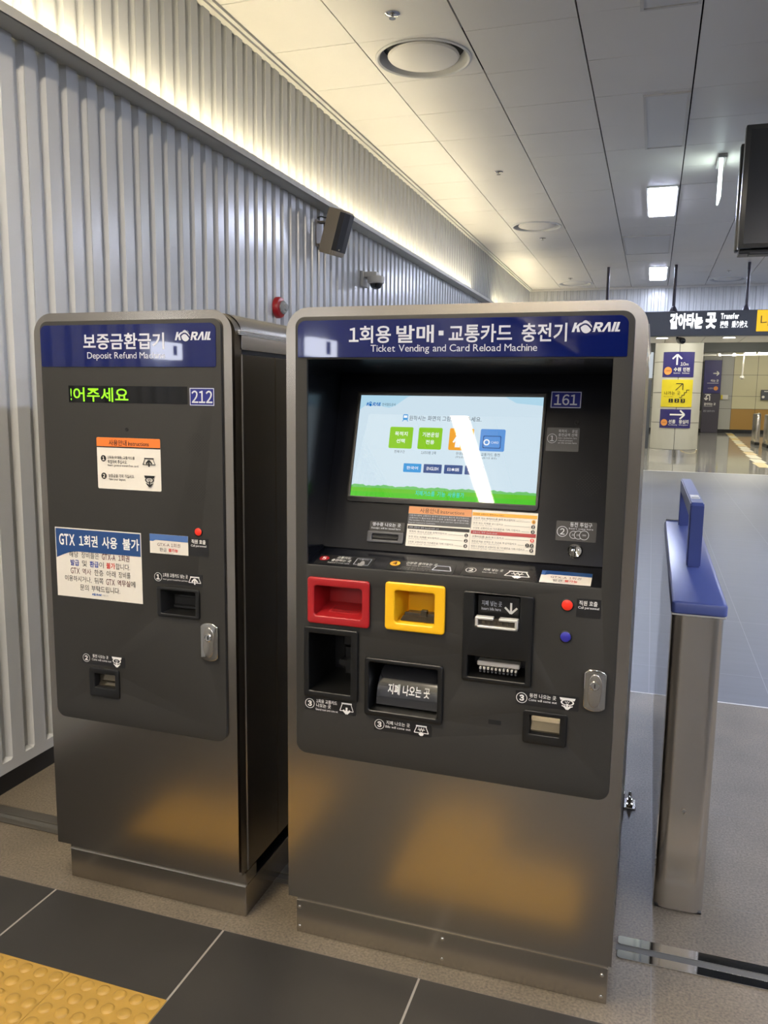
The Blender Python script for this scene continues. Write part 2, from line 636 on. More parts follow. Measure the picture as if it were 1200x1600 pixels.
def rail_logo(P, u0, v0, u1, v1, m, bg):
    """italic letters with a globe crossed by a double swoosh for the O"""
    W = u1 - u0; H = v1 - v0
    lo = v0 + 0.10 * H; hi = v0 + 0.82 * H
    hh = hi - lo
    def L(a, pts):
        P.poly([(u0 + W * (a + x + 0.055 * y), lo + hh * y) for x, y in pts], m)
        P.up_tiny()
    L(0.0, [(0, 0), (0.055, 0), (0.055, 1), (0, 1)])
    L(0.0, [(0.055, 0.36), (0.095, 0.45), (0.185, 1), (0.120, 1), (0.055, 0.62)])
    L(0.0, [(0.075, 0.52), (0.115, 0), (0.180, 0), (0.112, 0.60)])
    r0 = 0.435
    L(r0, [(0, 0), (0.055, 0), (0.055, 1), (0, 1)])
    L(r0, [(0.05, 1), (0.05, 0.80), (0.105, 0.80), (0.122, 0.70), (0.105, 0.58), (0.05, 0.58), (0.05, 0.38), (0.115, 0.38), (0.160, 0.48), (0.178, 0.70), (0.160, 0.92), (0.115, 1)])
    L(r0, [(0.068, 0.42), (0.125, 0), (0.192, 0), (0.128, 0.45)])
    r0 = 0.625
    L(r0, [(0, 0), (0.052, 0), (0.098, 0.68), (0.135, 0), (0.188, 0), (0.125, 1), (0.070, 1)])
    r0 = 0.822
    L(r0, [(0, 0), (0.054, 0), (0.054, 1), (0, 1)])
    r0 = 0.893
    L(r0, [(0, 0), (0.107, 0), (0.100, 0.20), (0.054, 0.20), (0.054, 1), (0, 1)])
    cx = u0 + 0.305 * W; cy = v0 + 0.5 * H; rx = 0.118 * W; ry = 0.5 * H
    P.up(); P.disc(cx, cy, rx, m, ry)
    P.up()
    for k0, wd in ((0.10, 0.13), (0.42, 0.07)):
        pts = []
        for i in range(13):
            t = i / 12.0
            x = cx - rx * 1.15 + (rx * 2.4) * t
            y = cy + H * (k0 - 0.02 + 0.28 * math.sin(PI * min(1, t * 1.05)) - 0.30 * t * t - 0.10)
            pts.append((x, y))
        P.path(pts, wd * H, bg)

def number_badge(P, cu, cv, r, n, fg, ringm=None, fill=None, bold=0.03):
    if fill:
        P.disc(cu, cv, r, fill)
        P.up()
    if ringm:
        P.ring(cu, cv, r * 0.90, r, ringm)
        P.up()
    P.text(n, cu - r * 0.6, cv - r * 0.58, cu + r * 0.6, cv + r * 0.58, fg, bold, keep=True)

def icon_tray(P, u0, v0, u1, v1, kind, m, bg):
    """little pictograms: a slot with an arrow going in or out"""
    w = u1 - u0; h = v1 - v0; cu = (u0 + u1) / 2; t = 0.07 * w
    if kind in ('in', 'out', 'bill'):
        P.rect(u0 + 0.12 * w, v1 - 0.14 * h, u1 - 0.12 * w, v1, m)
        P.up()
        P.path([(u0 + 0.18 * w, v1 - 0.1 * h), (u0, v0 + 0.25 * h), (u1, v0 + 0.25 * h), (u1 - 0.18 * w, v1 - 0.1 * h)], t * 0.7, m)
        if kind == 'bill':
            P.text('W', cu - 0.2 * w, v0 + 0.35 * h, cu + 0.2 * w, v1 - 0.22 * h, m, 0.02)
            P.line((cu - 0.25 * w, v0 + 0.57 * h), (cu + 0.25 * w, v0 + 0.57 * h), t * 0.6, m)
            P.up()
            P.arrow((cu, v0 + 0.34 * h), (cu, v0), t * 2.0, 0.14 * w, m)
        elif kind == 'in':
            P.up()
            P.arrow((cu, v0 + 0.02 * h), (cu, v1 - 0.25 * h), t * 1.6, 0.24 * w, m)
        else:
            P.up()
            P.arrow((cu, v0 + 0.58 * h), (cu, v0), t * 2.0, 0.26 * w, m)
    elif kind == 'coin':
        P.poly([(u0, v1), (u0 + 0.06 * w, v1 - 0.22 * h), (u1 - 0.06 * w, v1 - 0.22 * h), (u1, v1)], m)
        P.up()
        P.ring(cu, v0 + 0.60 * h, 0.32 * w, 0.42 * w, m, k=0.62 * h / w if w else 1)
        P.text('W', cu - 0.16 * w, v0 + 0.52 * h, cu + 0.16 * w, v0 + 0.72 * h, m, 0.02)
        P.up()
        P.arrow((cu, v0 + 0.50 * h), (cu, v0), t * 1.8, 0.22 * w, m)
        P.path([(cu - 0.34 * w, v0 + 0.30 * h), (cu, v0 + 0.12 * h), (cu + 0.34 * w, v0 + 0.30 * h)], t, m)

# ------------------------------------------------------------------ the setting
XW = -2.26       # left wall
ZC = 3.508       # near ceiling
YB = -24.0        # wall behind
XR = 9.0
YH = 13.4        # drop from the near ceiling to the low one

def floor_patch(x0, y0, x1, y1, mi, bm):
    f = bm.faces.new([bm.verts.new(p) for p in ((x0, y0, 0), (x1, y0, 0), (x1, y1, 0), (x0, y1, 0))])
    f.material_index = mi
bm = B()
floor_patch(XW - 0.05, YB, XR, -0.045, 0, bm)
floor_patch(XW - 0.05, -0.045, XR, 2.37, 1, bm)
floor_patch(XW - 0.05, 2.37, XR, 16.5, 2, bm)
floor_patch(XW - 0.05, 16.5, XR, 40.2, 3, bm)
struct('floor', bm, [DARKTILE, GRANITE, GREYTILE, GLOSS], sm='keep')
bm = B()
box(bm, (XW, 2.365, 0), (XR, 2.378, 0.0015))
box(bm, (XW, 16.46, 0), (XR, 16.54, 0.004))
struct('trim_1', bm, WHITEP)

# yellow tactile tiles set in the floor
bm = B()
def tactile(x0, y0):
    s = 0.297
    box(bm, (x0, y0, 0.0), (x0 + s, y0 + s, 0.003))
    for i in range(6):
        for j in range(6):
            lathe(bm, [(0.0185, 0), (0.0165, 0.0028), (0.0115, 0.0046), (0.0001, 0.005)],
                  (x0 + s * (i + 0.5) / 6, y0 + s * (j + 0.5) / 6, 0.003), (0, 0, 1), 14, capped=False)
for i, j in ((0, 0), (1, 0), (0, 1)):
    tactile(-1.367 - 0.298 * i, -0.335 - 0.297 - 0.298 * j)
for i in range(2):
    tactile(-0.70 + 0.298 * i, -0.62)
for j in range(1):
    tactile(-0.70, -0.62 - 0.298 * (j + 1))
struct('trim_2', bm, TACT, sm=True)

# corrugated left wall
def corrugated(bm, y0, y1, rows, pitch, phase, depth, at):
    """rows: list of (z, depth factor); at(t, d, z) gives the point"""
    prof = []
    k0 = math.ceil((y0 - phase) / pitch)
    prof.append((y0, 0))
    k = k0
    while phase + k * pitch < y1 - 0.04:
        c = phase + k * pitch
        if c > y0 + 0.04:
            prof += [(c - 0.026, 0), (c - 0.019, 1), (c + 0.018, 1), (c + 0.026, 0)]
            if k % 3 == 0:
                prof += [(c + 0.0275, 0), (c + 0.0285, 1.0), (c + 0.0305, 1.0), (c + 0.0315, 0)]
        k += 1
    prof.append((y1, 0))
    grid = []
    for z, f in rows:
        grid.append([bm.verts.new(at(t, d * f * depth, z)) for t, d in prof])
    for i in range(len(rows) - 1):
        for j in range(len(prof) - 1):
            bm.faces.new((grid[i][j], grid[i][j + 1], grid[i + 1][j + 1], grid[i + 1][j]))
bm = B()
corrugated(bm, YB, YH, [(0.079, 0), (0.122, 0), (0.130, 1), (3.52, 1)], 0.117, 0.64, 0.027, lambda t, d, z: Vector((XW - d, t, z)))
wl = struct('wall_left', bm, WALLP)
bm = B()
box(bm, (XW - 0.03, YB, 0), (XW - 0.008, YH, 0.082))
struct('baseboard_left', bm, BLACK)
bm = B()
box(bm, (XW - 0.10, YB, 0), (XW - 0.03, 41, 3.6))
struct('wall_left_backing', bm, WHITEP)
bm = B()      # cove ledge: bottom plate and front lip
box(bm, (XW - 0.02, YB, 2.812), (-2.16, YH, 2.818))
box(bm, (-2.166, YB, 2.812), (-2.158, YH, 2.846))
struct('trim_3', bm, CREAM)
bm = B()      # moulding under the ceiling
box(bm, (XW - 0.01, YB, 3.478), (XW + 0.030, YH, 3.506))
box(bm, (XW + 0.030, YB, 3.492), (XW + 0.055, YH, 3.507))
struct('trim_4', bm, WHITEP)

# suspended ceiling of metal tiles
bm = B()
xs = [XW, -1.69] + [-1.078 + 0.611 * k for k in range(17)]
ROWY = [3.272 + 0.613 * k for k in range(-45, 17)]
HOLES = [(-1.384, 2.966), (-1.384, 7.870), (-1.384, 12.774), (1.060, 12.774)]
def tile(bm, x0, y0, x1, y1, z, gx=0.004, gy=0.002):
    a0, a1, b0, b1 = x0 + gx, x1 - gx, y0 + gy, y1 - gy
    dz = [random.uniform(-0.0012, 0.0012) for _ in range(4)]
    lo = [bm.verts.new(p) for p in ((a0, b0, z + dz[0]), (a1, b0, z + dz[1]), (a1, b1, z + dz[2]), (a0, b1, z + dz[3]))]
    hi = [bm.verts.new((v.co.x, v.co.y, z + 0.02)) for v in lo]
    bm.faces.new(list(reversed(lo)))
    for k in range(4):
        bm.faces.new((lo[k], lo[(k + 1) % 4], hi[(k + 1) % 4], hi[k]))
for i in range(len(xs) - 1):
    x0, x1 = xs[i], xs[i + 1]
    off = (-0.01, 0.0, 0.030, 0.0, 0.012, 0.0)[i % 6]
    for y in ROWY:
        y0, y1 = y + off, y + 0.613 + off
        if y0 > YH:
            continue
        y1 = min(y1, YH)
        hole = [h for h in HOLES if x0 < h[0] < x1 and y0 < h[1] < y1]
        if hole:
            hx, hy = hole[0]
            plate(bm, [(x0 + .0045, y0 + .0018), (x1 - .0045, y0 + .0018), (x1 - .0045, y1 - .0018), (x0 + .0045, y1 - .0018)],
                  [ell(hx, hy, 0.270, n=56)], lambda u, v, w: Vector((u, v, w)), ZC, ZC + 0.004)
            continue
        tile(bm, x0, y0, min(x1, XR), y1, ZC, 0.0045 if i else 0.003, 0.0018)
struct('ceiling', bm, CEILP)
bm = B()
box(bm, (XW - 0.05, YB - 0.5, ZC + 0.075), (XR, YH + 0.1, ZC + 0.10))
struct('ceiling_void', bm, GAP)

# corrugated drop, low ceiling and the hall beyond
bm = B()
corrugated(bm, XW, XR, [(2.86, 1), (3.52, 1)], 0.117, -1.262, 0.017, lambda t, d, z: Vector((t, YH + d, z)))
struct('wall_header', bm, WALLP)
bm = B()
box(bm, (XW, YH - 0.012, 3.47), (XR, YH - 0.002, 3.507))
box(bm, (XW, YH - 0.012, 2.86), (XR, YH + 0.03, 2.90))
struct('trim_5', bm, WHITEP)
bm = B()
for i in range(14):
    for j in range(4):
        tile(bm, XW + 0.82 * i, YH + 0.03 + 1.43 * j, min(XR, XW + 0.82 * (i + 1)), YH + 0.03 + 1.43 * (j + 1), 2.90, 0.006, 0.004)
struct('ceiling_low', bm, CEILP)
bm = B()
box(bm, (XW, YH + 0.03, 2.921), (XR, 19.2, 2.95))
box(bm, (XW, 19.15, 2.90), (XR, 19.2, 3.6))
box(bm, (XW, 19.2, 3.50), (XR, 26.0, 3.55))
struct('ceiling_void_low', bm, GAP)
bm = B()
box(bm, (-2.2, 25.6, 3.03), (XR, 26.0, 3.55))
struct('trim_6', bm, BEAMD)
bm = B()
box(bm, (-2.2, 26.0, 3.95), (XR, 40.3, 4.0))
struct('ceiling_far', bm, WHITEP)
bm = B()
def wallquad(x0, z0, x1, z1, mi):
    f = bm.faces.new([bm.verts.new(p) for p in ((x0, 40, z0), (x1, 40, z0), (x1, 40, z1), (x0, 40, z1))])
    f.material_index = mi
wallquad(-3, 0, 10, 0.17, 3)
for x0, x1, low, high in ((-3, 2.2, 0, 0), (2.2, 3.02, 0, 0), (3.02, 3.56, 0, 0), (3.56, 4.60, 2, 1), (4.60, 5.6, 2, 1), (5.6, 10, 2, 1)):
    wallquad(x0 + 0.008, 0.17, x1 - 0.008, 1.14, low)
    wallquad(x0 + 0.008, 1.156, x1 - 0.008, 1.735, high)
    wallquad(x0 + 0.008, 1.75, x1 - 0.008, 2.73, high)
    wallquad(x0 + 0.008, 2.746, x1 - 0.008, 3.97, high)
box(bm, (-3, 40.01, 0), (10, 40.1, 4.0), mi=4)
struct('wall_back', bm, [WALLG, WALLC, WALLT, BLACK, JOINT], sm='keep')
bm = B()
box(bm, (XR, YB, 0), (XR + 0.1, 41, 4.0))
struct('wall_right', bm, BACKW)
bm = B()
box(bm, (XW - 0.1, YB - 0.1, 0), (XR, YB, 3.6))
struct('wall_front', bm, ENDW)

# round pillar of metal panels
PX, PY, PR = 0.615, 21.92, 0.622
bm = B()
n = 48
for z0, z1 in ((0.20, 0.915), (0.930, 1.718), (1.733, 2.538), (2.553, 3.50)):
    for h in range(4):
        a0 = -PI / 2 + h * PI / 2 + 0.012
        a1 = -PI / 2 + (h + 1) * PI / 2 - 0.012
        cols = []
        for k in range(13):
            a = a0 + (a1 - a0) * k / 12
            c = (PX + PR * math.cos(a), PY + PR * math.sin(a))
            cols.append((bm.verts.new((c[0], c[1], z0)), bm.verts.new((c[0], c[1], z1))))
        for k in range(12):
            bm.faces.new((cols[k][0], cols[k + 1][0], cols[k + 1][1], cols[k][1]))
lathe(bm, [(PR - 0.012, 0.19), (PR - 0.012, 3.5)], (PX, PY, 0), (0, 0, 1), 48, mi=1)
lathe(bm, [(PR + 0.008, 0.0), (PR + 0.008, 0.19), (PR - 0.01, 0.2)], (PX, PY, 0), (0, 0, 1), 48, mi=2)
pil = obj('pillar', bm, [PILLARM, JOINT, POLISH], sm=True, origin=(PX, PY, 0))
pil['kind'] = 'structure'

# ------------------------------------------------------------------ cove lights and ceiling fixtures
def strip(y0, y1, label):
    bm = B()
    box(bm, (-2.202, y0, 2.830), (-2.178, y1, 2.8445), 0.002, 1)
    tag(obj('cove_light', bm, L_COVE), label, 'light', 'warm strips in the wall cove')
strip(YB + 0.05, 8.35, 'warm light strip glowing behind the near length of the wall ledge')
strip(9.75, YH - 0.05, 'warm light strip behind the far length of the wall ledge, beyond the dark gap')

def square_light(name, x0, y0, x1, y1, lit, label, group):
    t = thing(name, label, 'light', ((x0 + x1) / 2, (y0 + y1) / 2, ZC - 0.012), group)
    bm = B()
    e = 0.018
    box(bm, (x0, y0, ZC - 0.010), (x0 + e, y1, ZC + 0.002)); box(bm, (x1 - e, y0, ZC - 0.010), (x1, y1, ZC + 0.002))
    box(bm, (x0 + e, y0, ZC - 0.010), (x1 - e, y0 + e, ZC + 0.002)); box(bm, (x0 + e, y1 - e, ZC - 0.010), (x1 - e, y1, ZC + 0.002))
    obj('frame', bm, WHITEP, t)
    bm = B()
    box(bm, (x0 + e, y0 + e, ZC - (0.015 if lit else 0.005)), (x1 - e, y1 - e, ZC - 0.001), 0.003 if lit else 0, 1)
    obj('diffuser', bm, L_SQ if lit else FITTING, t)
    return t
square_light('square_light', -0.155, 6.36, 0.130, 7.62, True, 'lit white ceiling light, the nearer and larger of the two bright squares', 'lit ceiling lights')
square_light('square_light', -0.165, 11.2, 0.115, 12.56, True, 'lit white ceiling light, the smaller bright square near the corrugated drop', 'lit ceiling lights')
square_light('unlit_light', -0.158, 3.93, 0.136, 5.12, False, 'unlit ceiling light panel with raised edges beside the hanging exit light', 'unlit ceiling lights')
square_light('unlit_light', -0.158, 1.52, 0.136, 2.70, False, 'unlit ceiling light panel cut by the top edge of the photo', 'unlit ceiling lights')
square_light('unlit_light', -0.46, 8.73, 0.110, 10.0, False, 'unlit pale bluish ceiling panel between the two bright squares', 'unlit ceiling lights')
# unseen square lights added behind and to the right to brighten the hall
for k, (x, y) in enumerate(((-0.015, -8.15), (-0.015, -13.0), (2.45, -8.15), (2.45, -13.0), (2.45, -1.0), (2.45, -3.3), (8.0, -3.3), (8.0, 1.5), (8.0, 6.36), (2.45, 1.52), (2.45, 6.36), (2.45, 11.2), (4.9, -3.3), (4.9, 1.52), (4.9, 6.36))):
    square_light('square_light', x - 0.14, y, x + 0.14, y + 1.2, True, 'added ceiling light out of view that brightens the near hall', 'added ceiling lights out of view')
for k, (x, y, ln) in enumerate(((-1.335, -4.36, 1.48), (-1.335, -1.95, 1.3), (-1.60, -7.9, 1.48), (1.9, -6.9, 1.48), (-1.335, -14.2, 1.48))):  # first one is mirrored in the screen, the rest are added fill
    t = thing('linear_light', 'narrow lit ceiling light behind the viewer, all but the mirrored one added as fill', 'light', (x, y + ln / 2, ZC - 0.02), 'narrow lights behind the viewer')
    bm = B(); box(bm, (x - 0.075, y - 0.02, ZC - 0.012), (x + 0.075, y + ln + 0.02, ZC + 0.002)); obj('frame', bm, WHITEP, t)
    bm = B(); box(bm, (x - 0.062, y, ZC - 0.02), (x + 0.062, y + ln, ZC - 0.012)); obj('diffuser', bm, L_LIN if k == 0 else L_REAR_FILL, t)

def diffuser(x, y, label, first=[None]):
    if first[0] is None:
        t = thing('air_diffuser', label, 'air vent', (x, y, ZC), 'round air diffusers in the ceiling')
        bm = B()
        lathe(bm, [(0.284, -0.001), (0.284, 0.006), (0.272, 0.010), (0.262, 0.004), (0.246, -0.040), (0.238, -0.058)], (x, y, ZC), (0, 0, -1), 56, capped=False)
        obj('cone', bm, FITTING, t, True)
        bm = B()
        lathe(bm, [(0.0001, -0.030), (0.185, -0.030), (0.206, -0.020), (0.212, -0.010), (0.204, 0.000), (0.170, 0.008), (0.09, 0.013), (0.0001, 0.014)], (x, y, ZC), (0, 0, -1), 56, capped=False)
        obj('disc', bm, CEILP, t, True)
        bm = B()
        lathe(bm, [(0.0001, -0.056), (0.242, -0.056)], (x, y, ZC), (0, 0, -1), 48, capped=False)
        obj('throat', bm, VOID, t, True)
        first[0] = t
        return t
    t = first[0].copy(); COL.objects.link(t)
    t.location = (x, y, ZC); t['label'] = label
    for ch in list(first[0].children):
        c = ch.copy(); COL.objects.link(c); c.parent = t
    return t
# the tile that carries each diffuser is cut by its ring
diffuser(-1.384, 2.966, 'round ceiling air diffuser, the large nearest one at the top of the photo')
diffuser(-1.384, 7.870, 'round ceiling air diffuser, the mid-sized one halfway down the ceiling')
diffuser(-1.384, 12.774, 'small far round air diffuser just above the vending machine top edge')
diffuser(1.060, 12.774, 'small far round air diffuser above the hanging sign at right')

def sprinkler(x, y, label, first=[None]):
    if first[0] is None:
        t = thing('sprinkler', label, 'sprinkler', (x, y, ZC), 'ceiling sprinklers')
        bm = B()
        lathe(bm, [(0.040, -0.001), (0.040, 0.004), (0.030, 0.008), (0.012, 0.009)], (x, y, ZC), (0, 0, -1), 24)
        obj('rosette', bm, POLISH, t, True)
        bm = B()
        cyl(bm, (x, y, ZC - 0.008), (x, y, ZC - 0.022), 0.007, 10)
        lathe(bm, [(0.018, 0), (0.018, 0.003)], (x, y, ZC - 0.026), (0, 0, 1), 16)
        obj('head', bm, CHROME, t, True)
        first[0] = t
        return t
    t = first[0].copy(); COL.objects.link(t)
    t.location = (x, y, ZC); t['label'] = label
    for ch in list(first[0].children):
        c = ch.copy(); COL.objects.link(c); c.parent = t
sprinkler(-1.387, 2.374, 'small chrome ceiling sprinkler in front of the nearest round diffuser')
sprinkler(-1.392, 5.465, 'small chrome ceiling sprinkler halfway between the nearest and second round diffusers')
sprinkler(-1.405, 8.574, 'tiny chrome ceiling sprinkler just behind the second round diffuser')
sprinkler(-1.400, 12.10, 'tiny ceiling sprinkler by the far left round diffuser')
sprinkler(1.005, 11.85, 'tiny ceiling sprinkler by the far right round diffuser')

# emergency light: bracket and lit blade seen edge-on
t = thing('exit_light', 'bright edge-lit emergency light hanging from a clear ceiling bracket', 'light', (0.44, 5.56, ZC))
bm = B()
box(bm, (0.405, 5.42, ZC - 0.03), (0.475, 5.78, ZC), 0.006)
obj('bracket', bm, mat('bracket_grey', (150, 150, 150), 0.2), t)
bm = B()
box(bm, (0.432, 5.44, ZC - 0.33), (0.446, 5.76, ZC - 0.03), 0.004)
obj('blade', bm, L_EXIT, t)

# downlights in the low ceiling
def downlight(x, y, label, first=[None]):
    if first[0] is None:
        t = thing('downlight', label, 'light', (x, y, 2.90), 'downlights in the low ceiling')
        bm = B(); lathe(bm, [(0.15, -0.001), (0.15, 0.008), (0.125, 0.010), (0.125, -0.001)], (x, y, 2.90), (0, 0, -1), 32, capped=False); obj('ring', bm, WHITEP, t, True)
        bm = B(); lathe(bm, [(0.125, 0.002), (0.125, 0.005)], (x, y, 2.90), (0, 0, -1), 32); obj('lens', bm, L_DOWN, t)
        first[0] = t
        return
    t = first[0].copy(); COL.objects.link(t)
    t.location = (x, y, 2.90); t['label'] = label
    for ch in list(first[0].children):
        c = ch.copy(); COL.objects.link(c); c.parent = t
downlight(0.125, 17.44, 'lit round downlight left of the black camera under the low ceiling')
downlight(1.51, 17.44, 'lit round downlight right of the black camera under the low ceiling')
downlight(-0.30, 17.55, 'lit round downlight half hidden by the vending machine top corner')
for dx, dy in ((2.9, 17.44), (-1.26, 15.0), (0.125, 15.0), (1.51, 15.0), (2.9, 15.0)):  # unseen extras added to brighten the area before the pillar
    downlight(dx, dy, 'unseen round downlight added under the low ceiling to brighten the far end')

# lamps of the far hall, the hanging ones and the added hidden ones
for k, (x0, x1, y, z, label) in enumerate((
        (3.62, 4.02, 36.0, 3.50, 'short lit linear lamp hanging in the far hall'),
        (4.12, 6.6, 36.0, 3.50, 'long lit linear lamp hanging at the right end of the far hall'))):
    bm = B(); box(bm, (x0, y - 0.05, z), (x1, y + 0.05, z + 0.07), 0.01)
    tag(obj('linear_lamp', bm, L_FAR), label, 'light')
for x, y, z in ((0.5, 29.0, 3.90), (3.5, 29.0, 3.90), (6.5, 29.0, 3.90), (3.5, 35.0, 3.90), (-0.6, 20.0, 3.44), (1.8, 20.0, 3.44), (4.2, 20.0, 3.44), (2.6, 23.5, 3.44), (-1.2, 23.5, 3.44)):  # hidden lights added to brighten the pillar and the far hall
    bm = B(); box(bm, (x - 0.75, y, z), (x + 0.75, y + 0.3, z + 0.05))
    tag(obj('hall_fill_light', bm, L_FAR), 'added fill light of the far hall hidden above the low ceiling and the dark beam', 'light', 'added hall lights above the beam')
bm = B(); tube(bm, [(1.9, 35.5, 3.43), (4.6, 35.5, 3.43)], 0.03)
for x in (2.55, 3.15):
    lathe(bm, [(0.03, 0), (0.09, 0.03), (0.07, 0.13), (0.02, 0.16)], (x, 35.5, 3.36), (0, 0, 1), 12)
tag(obj('spotlight_rail', bm, BACKW, sm=True), 'thin white ceiling pipe with two spotlights in the far hall', 'pipe')
bm = B(); cyl(bm, (3.55, 35.9, 2.55), (3.58, 35.9, 3.96), 0.035, 10); lathe(bm, [(0.02, 0), (0.10, 0.05), (0.10, 0.12), (0.03, 0.16)], (3.55, 35.9, 2.43), (0, 0, 1), 14)
tag(obj('pendant_camera', bm, CAMW, sm=True), 'white camera on a thin drop pole in the far hall', 'camera')
# ------------------------------------------------------------------ the two machines
WD = 0.010       # front of the steel door
WP = 0.018       # front of the graphite panel
HM = 1.752

def door_sheet(name, x0, x1, z0, z1, R, hole, parent):
    """rounded steel door skin with a rolled edge and an opening behind the graphite panel"""
    bm = B()
    n = 8
    def loop(i, w):
        pts = rr(x0 + i, z0, x1 - i, z1 - i, (0, 0, max(R - i, 0.002), max(R - i, 0.002)), n)
        pts = [(x0 + i, z0)] * (n + 1) + [(x1 - i, z0)] * (n + 1) + pts[2:]
        return [bm.verts.new(front(u, v, w)) for u, v in pts]
    loops = [loop(0.004, -0.035)]
    fr = 0.022
    for k in range(9):
        a = 0.5 * PI * k / 8
        loops.append(loop(fr * (1 - math.sin(a)), WD - fr * 1.0 * (1 - math.cos(PI / 2 - a)) if False else WD - fr + fr * math.sin(PI / 2 - (PI / 2 - a))))
    hx0, hz0, hx1, hz1 = hole
    inner = rr(hx0, hz0, hx1, hz1, 0.004, n)
    loops.append([bm.verts.new(front(u, v, WD)) for u, v in inner])
    loops.append([bm.verts.new(front(u, v, WD - 0.03)) for u, v in inner])
    for a, b in zip(loops[:-1], loops[1:]):
        m = len(a)
        for k in range(m):
            bm.faces.new((a[k], a[(k + 1) % m], b[(k + 1) % m], b[k]))
    bmesh.ops.remove_doubles(bm, verts=bm.verts, dist=1e-5)
    bmesh.ops.dissolve_degenerate(bm, dist=1e-6, edges=bm.edges)
    o = obj(name, bm, STEEL, parent, True)
    return o

def cabinet(x0, x1, y1, z0, parent, seams):
    """shell behind the door: rounded top, side panels; open towards the door"""
    R = 0.058
    pts = [(x0, z0), (x0, 1.640)]
    cap = [(x0, 1.652)] + [(x0 + R - R * math.cos(a), HM - 0.004 - R + R * math.sin(a)) for a in [0.5 * PI * k / 10 for k in range(11)]]
    cap += [(x1 - R + R * math.sin(a), HM - 0.004 - R + R * math.cos(a)) for a in [0.5 * PI * k / 10 for k in range(11)]] + [(x1, 1.652)]
    def extr(pl, ya, yb, inset=0.0):
        bm = B()
        A = [bm.verts.new((x, ya, z)) for x, z in pl]; Q = [bm.verts.new((x, yb, z)) for x, z in pl]
        for k in range(len(pl) - 1):
            bm.faces.new((A[k], A[k + 1], Q[k + 1], Q[k]))
        return bm
    bm = extr(cap, 0.046, y1)
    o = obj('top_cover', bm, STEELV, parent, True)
    bm = B()   # front collar of the cover, a hair smaller
    cap2 = [(x0 + 0.003 if x < (x0 + x1) / 2 else x1 - 0.003, z) if abs(x - x0) < 1e-6 or abs(x - x1) < 1e-6 else (x, z - 0.003) for x, z in cap]
    A = [bm.verts.new((x, 0.012, z)) for x, z in cap2]; Q = [bm.verts.new((x, 0.05, z)) for x, z in cap2]
    for k in range(len(cap2) - 1):
        bm.faces.new((A[k], A[k + 1], Q[k + 1], Q[k]))
    for x in (x0 + 0.003, x1 - 0.003):
        f = [bm.verts.new(p) for p in ((x, 0.012, z0), (x, 0.05, z0), (x, 0.05, 1.652), (x, 0.012, 1.652))]
        bm.faces.new(f)
    obj('collar', bm, STEEL, parent, True)
    for sx, xs_ in ((-1, x0), (1, x1)):
        bm = B()
        for k in range(3):
            z = 1.690 + 0.0045 * k
            box(bm, (xs_ - 0.002, 0.03, z), (xs_ + 0.0022, y1, z + 0.0032), 0.0008, 1)
        obj('trim_strip', bm, ALU, parent)
        yy = [0.046] + seams + [y1]
        for k in range(len(yy) - 1):
            bm = B()
            xa, xb = (xs_ - 0.0, xs_ + 0.02) if sx < 0 else (xs_ - 0.02, xs_)
            box(bm, (xa, yy[k] + 0.0012, z0), (xb, yy[k + 1] - 0.0012, 1.640), 0.0026, 1)
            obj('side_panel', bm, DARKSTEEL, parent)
    bm = B()
    box(bm, (x0 + 0.004, y1 - 0.02, z0), (x1 - 0.004, y1, 1.68))
    box(bm, (x0 + 0.022, 0.45, z0), (x1 - 0.022, 0.46, 1.66))
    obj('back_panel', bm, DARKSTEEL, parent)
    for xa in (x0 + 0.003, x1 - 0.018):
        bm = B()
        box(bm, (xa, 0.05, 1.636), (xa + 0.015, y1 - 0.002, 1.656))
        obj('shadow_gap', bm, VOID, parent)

def plinth(x0, x1, y0, y1, z1, parent, screws):
    bm = B()
    box(bm, (x0, y0, 0.0), (x1, y1, z1), 0.0015, 1)
    p = obj('plinth', bm, STEEL, parent)
    for sx, sz in screws:
        bm = B()
        lathe(bm, [(0.0052, 0), (0.0050, 0.0016), (0.0030, 0.0030), (0.0001, 0.0034)], (sx, y0, sz), (0, -1, 0), 14, capped=False)
        obj('screw', bm, CHROME, p, True)
    return p

def lock(u0, v0, u1, v1, parent):
    bm = B()
    r = (u1 - u0) / 2
    out = []
    for k in range(13):
        a = PI * 0.12 + PI * 0.76 * k / 12
        out.append(((u0 + u1) / 2 + r * 1.07 * math.cos(a), v1 - r * 0.62 + r * 0.66 * math.sin(a)))
    for k in range(13):
        a = PI * 1.12 + PI * 0.76 * k / 12
        out.append(((u0 + u1) / 2 + r * 1.07 * math.cos(a), v0 + r * 0.62 + r * 0.66 * math.sin(a)))
    plate(bm, out, [], front, WP, WP + 0.009, 0.003)
    L = obj('lock_plate', bm, CHROME, parent, True, 'chrome lock plate')
    bm = B()
    cu = (u0 + u1) / 2
    h = v1 - v0
    pts = []
    for k in range(40):
        a = 2 * PI * k / 40
        v = (v0 + v1) / 2 + 0.40 * h * math.sin(a)
        pinch = 0.60 + 0.16 * (abs(math.sin(a + 0.25)) ** 1.5)
        pts.append((cu + r * pinch * math.cos(a) * (1.0 + 0.05 * math.sin(a)), v))
    plate(bm, pts, [], front, WP + 0.008, WP + 0.0125, 0.002)
    obj('escutcheon', bm, STEELV, L, True)
    bm = B()
    lathe(bm, [(0.0115, 0), (0.0115, 0.003), (0.0095, 0.004), (0.0095, 0.002), (0.0001, 0.002)], front(cu, v0 + h * 0.635, WP + 0.012), (0, -1, 0), 24)
    obj('keyway', bm, CHROME, L, True)
    bm = B()
    box(bm, (cu - 0.0012, -WP - 0.0155, v0 + h * 0.635 - 0.005), (cu + 0.0012, -WP - 0.0138, v0 + h * 0.635 + 0.005))
    obj('keyhole', bm, VOID, L)
    return L

